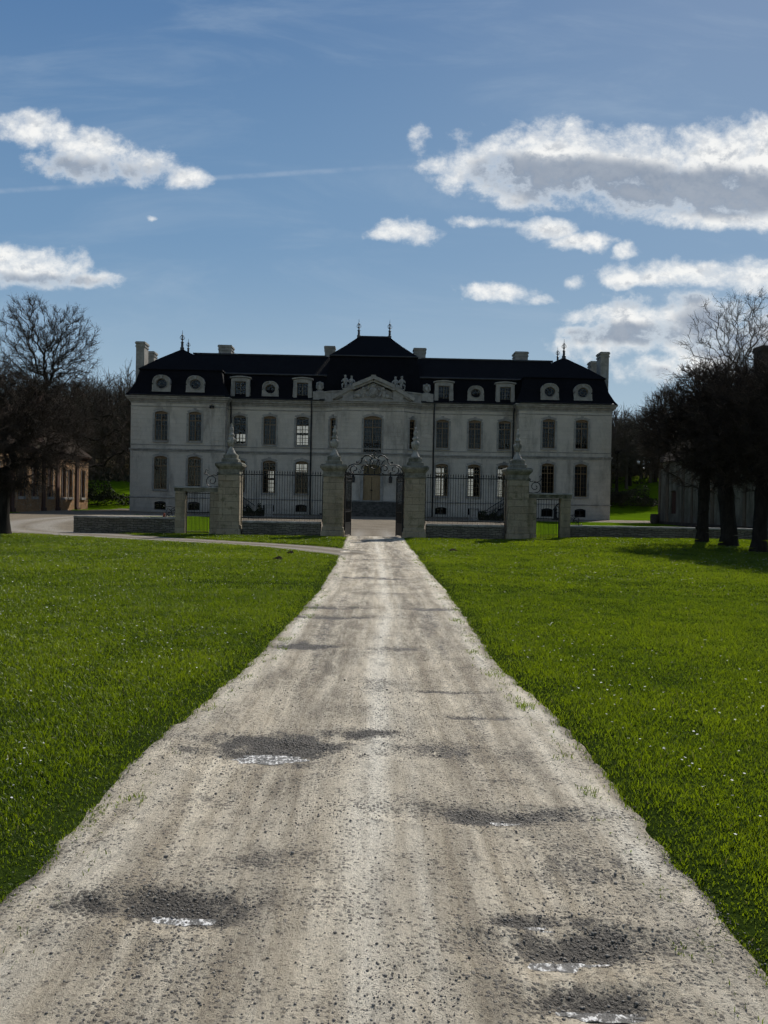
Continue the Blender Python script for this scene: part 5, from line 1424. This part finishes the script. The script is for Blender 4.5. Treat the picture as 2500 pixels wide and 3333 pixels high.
for i, (x, lab) in enumerate(((-9.6, 'dark low shrub next to the left stone block'), (-10.5, 'dark low shrub second from the left stone block'), (-11.4, 'dark low shrub farthest from the left stone block'), (9.6, 'dark low shrub next to the right stone block'), (10.5, 'dark low shrub second from the right stone block'), (11.4, 'dark low shrub farthest from the right stone block'))):
    k = (abs(x) - 9.6) * .11
    shrub((x, 66.2, float(H(x, 66.2))), .58, .45, .85 - k, 900, 'shrub_leaf', 'low_shrub', lab, 'shrub', 90 + i, .07, 'low dark shrubs in the forecourt')
BR = [(-31.0, 117, 2.6, 1.9, 'tangled brown brambles at the top of the left lawn below the wood'), (-33.0, 94, 2.8, 2.6, 'tall evergreen thicket behind the end of the brick outbuilding'), (-25.8, 119, 2.8, 2.2, 'brown brambles on the slope beside the left wing'),
      (27.6, 108, 2.6, 2.2, 'pale brown brambles at the foot of the bank by the right wing'), (31.5, 106, 2.8, 2.0, 'thicket of brambles on the bank right of the house'), (35.5, 104, 3.0, 2.4, 'bramble thicket behind the gap before the right outbuilding')]
for i, (x, y, r, hh, lab) in enumerate(BR):
    shrub((x, y, float(H(x, y))), r * 1.3, r, hh, 5000, 'bramble_leaf' if i != 1 else 'shrub_leaf', 'thicket', lab, 'thicket', 120 + i, .12)

# woodland on the hills: one far mass made of many bare trees
protos = []
for k in range(5):
    g = np.random.default_rng(200 + k); h = 13 + 3 * g.random()
    trunk = [((0, 0, -.5), .34), ((0, 0, 2), .28), ((.1, 0, h * .3), .24), ((.2, .1, h * .5), .16), ((.1, 0, h * .65), .1)]
    protos.append(tree_segments(trunk, [((0, 0, h * .62), (3.0, 3.0, h * .38))], 170, 300 + k, alpha=.3, twigs=430, twig_len=(.8, 2.0), twig_r=.034, up=.45, r_pow=.45, tip_r=.04, shell=.5, sub=1))
g = np.random.default_rng(77); parts = []
spots = []
for i in range(330):
    x = g.uniform(-120, 80); y = g.uniform(118, 235)
    if x > 0 and y > 205: continue
    spots.append((x, y))
for i in range(46): spots.append((g.uniform(-66, -24), g.uniform(119, 136)))
for i in range(34): spots.append((g.uniform(24, 62), g.uniform(112, 132)))
for x, y in spots:
    if abs(x) < .2 * y and y < 170 and abs(x) < 26: continue
    p0, p1, r0, r1 = protos[g.integers(5)]; a = g.random() * 6.3; s = g.uniform(.8, 1.2) * (.62 if x > 18 else 1.); ca, sa = math.cos(a) * s, math.sin(a) * s
    Rm = np.array([[ca, sa, 0], [-sa, ca, 0], [0, 0, s]]); T = np.array([x, y, float(H(x, y))])
    parts.append((p0 @ Rm + T, p1 @ Rm + T, r0, r1))
S = [np.concatenate([p[i] for p in parts]) for i in range(4)]
tag(link('woodland', seg_mesh('woodland', S, 'far_twig_haze', 3)), 'dark bare wood covering the hillside behind the house', 'woodland', kind='stuff')
# understorey of the wood
n = 90000; x = g.uniform(-130, 90, n); y = 116 + 130 * g.random(n) ** 1.3
ok = fbm(x / 7, y / 7, 91, 3) > -.12; x, y = x[ok], y[ok]; n = len(x)
zb = H(x, y); P = np.stack([x, y, zb + 2.2 * g.random(n) ** 2], 1)
a = g.normal(size=(n, 3)); a /= np.linalg.norm(a, axis=1)[:, None]; b = np.cross(a, g.normal(size=(n, 3))); b /= np.linalg.norm(b, axis=1)[:, None]; s = .22 + .3 * g.random((n, 1))
V = np.stack([P - a * s, P + b * s * .35, P + a * s, P - b * s * .35], 1).reshape(-1, 3)
tag(link('undergrowth', mesh_np('undergrowth', V, [(np.arange(n) * 4)[:, None] + np.arange(4)[None]], 'bramble_leaf')), 'brown winter undergrowth on the floor of the hillside wood', 'undergrowth', kind='stuff')

# ================================================================== outbuildings
def gable_roof(mb, x0, x1, y0, y1, ze, zr, over=.35, hip=3.):
    xm = (x0 + x1) / 2; a, b, c, d = x0 - over, x1 + over, y0 - over, y1 + over
    mb.add([(a, c, ze), (b, c, ze), (b, d, ze), (a, d, ze), (xm, c + hip, zr), (xm, d - hip, zr)], [(0, 1, 4), (1, 2, 5, 4), (2, 3, 5), (3, 0, 4, 5), (0, 3, 2, 1)])
bx0, bx1, by0, by1 = -39.9, -30.2, 46, 82.5
B = empty('brick_outbuilding', (-34.5, 64, .2), 'long brown stone and brick outbuilding with tall narrow dark red windows at the left', 'outbuilding')
w = MB(); hs = []
wy = [81.0, 77.6, 76.0, 72.8, 69.4, 66.8, 62.4, 54.0, 50.6]
for y in wy: hs.append((y - by0, .85, 1.75, 4.6, .3))
T, L = seg_T((bx1, by0), (bx1, by1)); wall_panel(w, T, 0, L, -.5, 6.0, hs, .3)
for p, q in (((bx1, by1), (bx0, by1)), ((bx0, by1), (bx0, by0)), ((bx0, by0), (bx1, by0))):
    T2, L2 = seg_T(p, q); wall_panel(w, T2, 0, L2, -.5, 6.0, [])
w.build('outbuilding_wall', 'barn_stone', B)
for y in wy:
    s = MB(); X = bx1 - .13
    for a, b in ((-.42, -.02), (.02, .42)): s.box(X - .05, X, y + a, y + b, 1.76, 4.55)
    for zz_ in (2.0, 3.1, 4.1): s.box(X, X + .03, y - .41, y + .41, zz_, zz_ + .12)
    o = s.build('shutter', 'shutter_paint', B, (X, y, 1.76))
    t = MB(); t.box(bx1 - .02, bx1 + .14, y - .62, y + .62, 1.5, 1.74); t.build('sill', 'stone_trim', o)
    for sg in (-1, 1):
        t = MB()
        for i in range(7): t.box(bx1 - .01, bx1 + .05, y + sg * .44, y + sg * (.54 if i % 2 else .62), 1.76 + .4 * i, 2.16 + .4 * i)
        t.build('stone_jamb', 'pale_render', o, (bx1, y + sg * .5, 1.76))
for y in (79.3, 74.4, 71.2, 65.0, 60.2, 57.2, 52.2, 48.4):
    p = MB(); p.box(bx1 - .05, bx1 + .14, y - .28, y + .28, -.3, 5.55); p.bevbox(bx1 - .04, bx1 + .24, y - .36, y + .36, -.3, .75, .03); p.build('brick_pilaster', 'barn_brick', B, (bx1, y, 0))
for y in (60.2, 52.2):
    p = MB(); z = float(H(bx1 + .6, y)); p.bevbox(bx1 + .26, bx1 + 1.2, y - .8, y + .8, z - .2, z + .35, .04); p.bevbox(bx1 + .26, bx1 + .8, y - .6, y + .6, z + .35, z + .7, .04); p.build('doorstep', 'pier_cap_stone', B, (bx1 + .6, y, z))
p = MB(); p.box(bx1 + .004, bx1 + .035, 60.6, 64.6, -.2, 3.6); p.build('plaster_panel', 'pale_render', B)
p = MB()
for z0, z1, o_ in ((5.55, 5.7, .1), (5.7, 5.86, .2), (5.86, 5.99, .3)): p.box(bx1 - .02, bx1 + o_, by0, by1, z0, z1)
p.build('eaves_course', 'barn_brick', B)
r = MB(); gable_roof(r, bx0, bx1, by0, by1, 6.0, 10.6); r.build('outbuilding_roof', 'barn_roof_tile', B)
lu = MB(); y = 72.2; x = bx1 - .7
lu.box(x - 1.8, x - .1, y - .75, y + .75, 6.3, 8.4); o = lu.build('roof_hoist', 'barn_stone', B, (x, y, 6.3))
lu = MB(); lu.add([(x - 2.2, y - 1.05, 8.3), (x + .6, y - 1.05, 8.3), (x + .6, y + 1.05, 8.3), (x - 2.2, y + 1.05, 8.3), (x - 2.4, y, 9.6), (x + .8, y, 9.6)], [(0, 1, 5, 4), (2, 3, 4, 5), (1, 2, 5), (3, 0, 4), (0, 3, 2, 1)])
lu.build('hoist_roof', 'barn_roof_tile', o)
lu = MB(); lu.box(x - 1.5, x - .3, y - .79, y - .755, 6.9, 8.25); lu.build('hoist_panel', 'pale_board', o)
lu = MB(); lu.box(x - .09, x + .02, y - .5, y + .5, 6.6, 8.2); lu.build('hoist_door', 'shutter_paint', o)
p = MB(); p.box(-35.2, -34, 79, 80, 8.6, 12.2); p.box(-35.3, -33.9, 78.9, 80.1, 12.2, 12.45); p.build('chimney', 'barn_brick', B, (-34.6, 79.5, 9))

rx0, rx1, ry0, ry1 = 24.6, 34, 36.5, 65.5
B = empty('timbered_outbuilding', (30, 52, .2), 'pale rendered outbuilding with dark upright strips and tall chimney stacks at the right edge', 'outbuilding')
w = MB()
T, L = seg_T((rx0, ry1), (rx0, ry0)); hs = [(ry1 - y, 1.1, 1.3, 3.2, .12) for y in (62.2, 56.6, 47.6, 42.5)]
wall_panel(w, T, 0, L, -.5, 5.6, hs, .25)
for p, q in (((rx0, ry0), (rx1, ry0)), ((rx1, ry0), (rx1, ry1)), ((rx1, ry1), (rx0, ry1))):
    T2, L2 = seg_T(p, q); wall_panel(w, T2, 0, L2, -.5, 5.6, [])
w.build('outbuilding_wall', 'pale_render', B)
for y in (62.2, 56.6, 47.6, 42.5):
    s = MB(); s.box(rx0 + .1, rx0 + .15, y - .54, y - .02, 1.31, 3.12); s.box(rx0 + .1, rx0 + .15, y + .02, y + .54, 1.31, 3.12); s.build('shutter', 'shutter_paint', B, (rx0, y, 1.3))
y = ry1 - .35
while y > ry0 + .5:
    p = MB(); wd = random.uniform(.22, .62); p.box(rx0 - .06 - random.random() * .03, rx0 + .04, y - wd / 2, y + wd / 2, -.3, 5.3)
    if all(abs(y - q) > .55 + wd / 2 for q in (62.2, 56.6, 47.6, 42.5)) and not (51 < y < 55): p.build('render_strip', 'brown_render', B, (rx0, y, 0))
    y -= random.uniform(.9, 1.7)
p = MB(); p.box(rx0 - .1, rx0 + .05, ry0, ry1, -.3, .62); p.build('wall_plinth', 'chimney_dark', B)
r = MB(); gable_roof(r, rx0, rx1, ry0, ry1, 5.6, 10.4); r.build('outbuilding_roof', 'barn_roof_tile', B)
for y in (57.4, 53.0):
    c = MB(); X = 29.4; c.box(X - .55, X + .55, y - .6, y + .6, 8.0, 13.6); c.box(X - .65, X + .65, y - .7, y + .7, 13.6, 13.8); c.box(X - .6, X + .6, y - .65, y + .65, 13.8, 14.0); c.build('chimney', 'chimney_dark', B, (X, y, 8))
# barrel-like trough and pump by the outbuilding corner
p = MB(); z = float(H(23.9, 64.4)); p.lathe([(.28, 0), (.34, .15), (.36, .5), (.33, .85), (.3, .86), (.3, .8)], (23.9, 64.4, z), 14); p.lathe([(.352, .2), (.365, .22), (.365, .28), (.358, .3)], (23.9, 64.4, z), 14); p.lathe([(.357, .6), (.362, .62), (.355, .68), (.35, .7)], (23.9, 64.4, z), 14)
tag(p.build('water_barrel', 'chimney_dark', None, (23.9, 64.4, z)), 'dark barrel standing at the near corner of the right outbuilding', 'barrel')
# ================================================================== light, sky, camera
SUN_EL, SUN_AZ = math.radians(39.5), math.radians(27)      # azimuth from +y towards +x
sd = Vector((math.sin(SUN_AZ) * math.cos(SUN_EL), math.cos(SUN_AZ) * math.cos(SUN_EL), math.sin(SUN_EL)))
L = bpy.data.lights.new('sun', 'SUN'); L.energy = 4.2; L.angle = math.radians(.5); L.color = (1, .945, .86)
so = bpy.data.objects.new('sun', L); COL.objects.link(so); so.location = (20, 60, 60); so.rotation_euler = (-sd).to_track_quat('-Z', 'Y').to_euler()

wd = bpy.data.worlds.new('World'); scene.world = wd; wd.use_nodes = True
nt = wd.node_tree; nt.nodes.clear(); n = N(nt)
out = n.node('ShaderNodeOutputWorld')
sky = n.node('ShaderNodeTexSky', sky_type='NISHITA'); sky.sun_disc = False; sky.sun_elevation = SUN_EL; sky.sun_rotation = SUN_AZ; sky.air_density = 1.0; sky.dust_density = .6; sky.ozone_density = 2.0; sky.altitude = 100
SKY_S = .1
skyc = n.vm('MULTIPLY', sky.outputs[0], (SKY_S * 1.06, SKY_S * .97, SKY_S * .88))
dirv = n.node('ShaderNodeTexCoord').outputs['Generated']
s = n.sep(dirv)
front = n.ss(s[1], .25, .5)
# plain branch: the rest of the sky
bgp = n.node('ShaderNodeBackground'); nt.links.new(skyc, bgp.inputs[0])
# branch with the clouds in front
yy = n.m('MAXIMUM', s[1], .02)
u = n.m('DIVIDE', s[0], yy); v = n.m('DIVIDE', s[2], yy)
uv = n.comb(u, v, 0.)
def D(x, y):
    """cloud positions as tangents of azimuth and elevation"""
    sx, sy = x / .3808, y / .3808
    return (sx + (sy - 1640) * .0185 - 1200) / 2500, (1640 - (sy - (sx - 1220) * .0185)) / 2500
CL = [(52, 170, 40, 25, .95), (112, 190, 56, 25, 1.0), (172, 209, 60, 23, 1.0), (228, 222, 38, 15, .9), (112, 212, 74, 20, 1.),
      (48, 334, 85, 26, 1.05), (115, 348, 50, 10, .9), (0, 326, 60, 24, 1.05),
      (502, 287, 42, 16, .9), (474, 293, 20, 7, .6), (618, 361, 48, 13, .9), (662, 372, 32, 9, .8), (520, 180, 11, 15, .4), (540, 204, 22, 10, .5), (600, 274, 40, 8, .45),
      (185, 272, 7, 4, .45), (772, 310, 14, 10, .5), (682, 280, 36, 13, .85), (716, 297, 36, 11, .85), (714, 350, 14, 9, .35)]
BIG = [(602, 204, 62, 40, 1.05), (690, 202, 110, 50, 1.2), (790, 212, 130, 58, 1.3), (890, 206, 110, 60, 1.35), (965, 216, 90, 64, 1.35), (880, 270, 90, 16, 1.), (660, 240, 50, 18, .8),
      (870, 341, 115, 18, 1.05), (790, 346, 45, 10, .9), (945, 345, 60, 24, 1.05), (780, 389, 95, 17, 1.), (722, 409, 40, 10, .9), (850, 398, 110, 34, 1.05), (790, 420, 90, 18, .8), (930, 420, 70, 50, 1.), (822, 460, 52, 22, 1.), (880, 450, 66, 28, .95), (750, 424, 70, 22, .9), (820, 400, 110, 30, 1.)]
GREY = [(640, 214, 62, 24, 1.), (756, 231, 120, 36, 1.2), (890, 236, 120, 32, 1.2), (700, 222, 80, 26, 1.), (816, 369, 70, 12, .8), (776, 414, 80, 14, .8), (893, 400, 66, 22, .9), (806, 466, 30, 11, .7), (905, 426, 56, 20, .8), (110, 214, 90, 14, .5), (50, 350, 80, 9, .5)]
w1 = n.node('ShaderNodeTexNoise', noise_dimensions='3D'); n.link(uv, w1.inputs['Vector']); n.link(7., w1.inputs['Scale']); n.link(3., w1.inputs['Detail']); n.link(.55, w1.inputs['Roughness'])
warp = n.vm('MULTIPLY', n.vm('SUBTRACT', w1.outputs['Color'], (.5, .5, .5)), (.05, .026, 0.))
w2 = n.node('ShaderNodeTexNoise', noise_dimensions='2D'); n.link(uv, w2.inputs['Vector']); n.link(24., w2.inputs['Scale']); n.link(3., w2.inputs['Detail']); n.link(.6, w2.inputs['Roughness'])
warp = n.vm('ADD', warp, n.vm('MULTIPLY', n.vm('SUBTRACT', w2.outputs['Color'], (.5, .5, .5)), (.02, .013, 0.)))
uvw = n.vm('ADD', uv, warp)
def density(vec, blobs):
    best = None
    for x, y, a, b, k in blobs:
        cu, cv = D(x, y); ia, ib = 2500 * .3808 / a, 2500 * .3808 / b
        q = n.node('ShaderNodeVectorMath', operation='MULTIPLY_ADD'); n.link(vec, q.inputs[0]); q.inputs[1].default_value = (ia, ib, 0); q.inputs[2].default_value = (-cu * ia, -cv * ib, 0)
        d = n.node('ShaderNodeVectorMath', operation='DOT_PRODUCT'); nt.links.new(q.outputs[0], d.inputs[0]); nt.links.new(q.outputs[0], d.inputs[1])
        q = n.m('MULTIPLY_ADD', d.outputs['Value'], -k, k)
        best = q if best is None else n.m('SMOOTH_MAX', best, q, .35)
    return n.m('MAXIMUM', best, -1.6)
base = n.m('MAXIMUM', density(uvw, CL), density(uvw, BIG))
sv = n.scale(uv, 1, 1.25, 1)
f1 = n.noise(sv, 11., 10, .66, dist=.2); f2 = n.noise(sv, 44., 5, .7)
def puffs(vec):
    p_ = n.node('ShaderNodeTexVoronoi', voronoi_dimensions='2D', feature='SMOOTH_F1', normalize=True)
    n.link(vec, p_.inputs['Vector']); p_.inputs['Scale'].default_value = 26.; p_.inputs['Detail'].default_value = 3.5; p_.inputs['Roughness'].default_value = .6; p_.inputs['Lacunarity'].default_value = 2.3; p_.inputs['Smoothness'].default_value = .5
    return n.m('SUBTRACT', 1., p_.outputs['Distance'])
svw = n.vm('ADD', sv, n.vm('MULTIPLY', warp, (.5, .5, 0.)))
p0 = puffs(svw); p1 = puffs(n.vm('ADD', svw, (.003, .011, 0.)))
body = n.m('ADD', n.m('MULTIPLY', n.m('SUBTRACT', f1, .53), 4.0), n.m('ADD', n.m('MULTIPLY', n.m('SUBTRACT', p0, .68), 1.6), n.m('MULTIPLY', n.m('SUBTRACT', f2, .5), .8)))
dens = n.m('ADD', base, body)
alpha = n.ss(dens, -.45, 1.25)
relief = n.m('MULTIPLY', n.m('SUBTRACT', p1, p0), 2.2)
grey = n.ss(n.m('ADD', density(uvw, GREY), n.m('MULTIPLY', n.m('SUBTRACT', f1, .5), .9)), -.7, .7)
grey = n.m('MULTIPLY', grey, n.ss(dens, .15, .9))
lump = n.m('MULTIPLY', n.ss(n.m('ADD', relief, n.m('MULTIPLY', n.m('SUBTRACT', f2, .5), .5)), -.16, .42), n.ss(dens, .2, 1.3))
cc = n.mix(n.m('MULTIPLY', lump, .75), (.95, .95, .93), (.42, .465, .53))
cc = n.mix(n.m('MULTIPLY', grey, .9), cc, n.mix(n.ss(f1, .3, .7), (.205, .26, .35), (.29, .345, .43)))
veil = n.m('MULTIPLY', n.ss(n.noise(n.scale(uv, 1.2, 5., 1), 2.2, 6, .62, dist=.6), .46, .78), .26)
a0 = D(0, 243); a1 = D(500, 208)
sl = (a1[1] - a0[1]) / (a1[0] - a0[0])
dl = n.m('ABSOLUTE', n.m('SUBTRACT', v, n.m('ADD', a0[1], n.m('MULTIPLY', n.m('SUBTRACT', u, a0[0]), sl))))
tr = n.m('MULTIPLY', n.ss(dl, .005, .0005), n.m('MULTIPLY', n.ss(u, D(560, 0)[0], D(380, 0)[0]), n.m('MULTIPLY', .17, n.ss(f1, .35, .6, .2, 1.))))
g1 = n.mix(n.ss(v, .02, .36), (.41, .545, .635), (.175, .315, .50))
grad = n.mix(n.ss(v, .26, .75), g1, (.085, .19, .385))
grad = n.mix(n.m('MULTIPLY', n.ss(u, -.3, .6), .22), grad, (.4, .5, .6))
c = n.mix(.95, skyc, grad)
c = n.mix(veil, c, (.45, .55, .66)); c = n.mix(tr, c, (.7, .74, .8)); c = n.mix(n.m('MULTIPLY', alpha, .97), c, cc)
bgc = n.node('ShaderNodeBackground'); nt.links.new(c, bgc.inputs[0])
mx = n.node('ShaderNodeMixShader'); nt.links.new(front, mx.inputs[0]); nt.links.new(bgp.outputs[0], mx.inputs[1]); nt.links.new(bgc.outputs[0], mx.inputs[2]); nt.links.new(mx.outputs[0], out.inputs[0])

cam = bpy.data.cameras.new('camera'); co = bpy.data.objects.new('camera', cam); COL.objects.link(co); scene.camera = co
cam.sensor_fit = 'VERTICAL'; cam.sensor_height = 24; cam.lens = 24 * 2500 / 3333; cam.clip_start = .05; cam.clip_end = 8000
yaw, pit, rol = .02, .0104, .0185
fw = Vector((math.sin(yaw) * math.cos(pit), math.cos(yaw) * math.cos(pit), -math.sin(pit))); rg = Vector((math.cos(yaw), -math.sin(yaw), 0)); up = rg.cross(fw)
r2 = rg * math.cos(rol) + up * math.sin(rol); u2 = up * math.cos(rol) - rg * math.sin(rol)
M = Matrix((r2, u2, -fw)).transposed().to_4x4(); M.translation = Vector((-.25, 0, 1.65)); co.matrix_world = M

scene.view_settings.view_transform = 'Standard'; scene.view_settings.look = 'None'; scene.view_settings.exposure = 0; scene.view_settings.gamma = 1
cy = scene.cycles
cy.max_bounces = 6; cy.diffuse_bounces = 3; cy.glossy_bounces = 2; cy.transmission_bounces = 4; cy.transparent_max_bounces = 8
cy.use_adaptive_sampling = True; cy.adaptive_threshold = .04; cy.use_denoising = True; cy.caustics_reflective = False; cy.caustics_refractive = False
cy.sample_clamp_indirect = 4

wd.cycles.sampling_method = 'MANUAL'; wd.cycles.sample_map_resolution = 256
cy.time_limit = 600; cy.adaptive_min_samples = 16
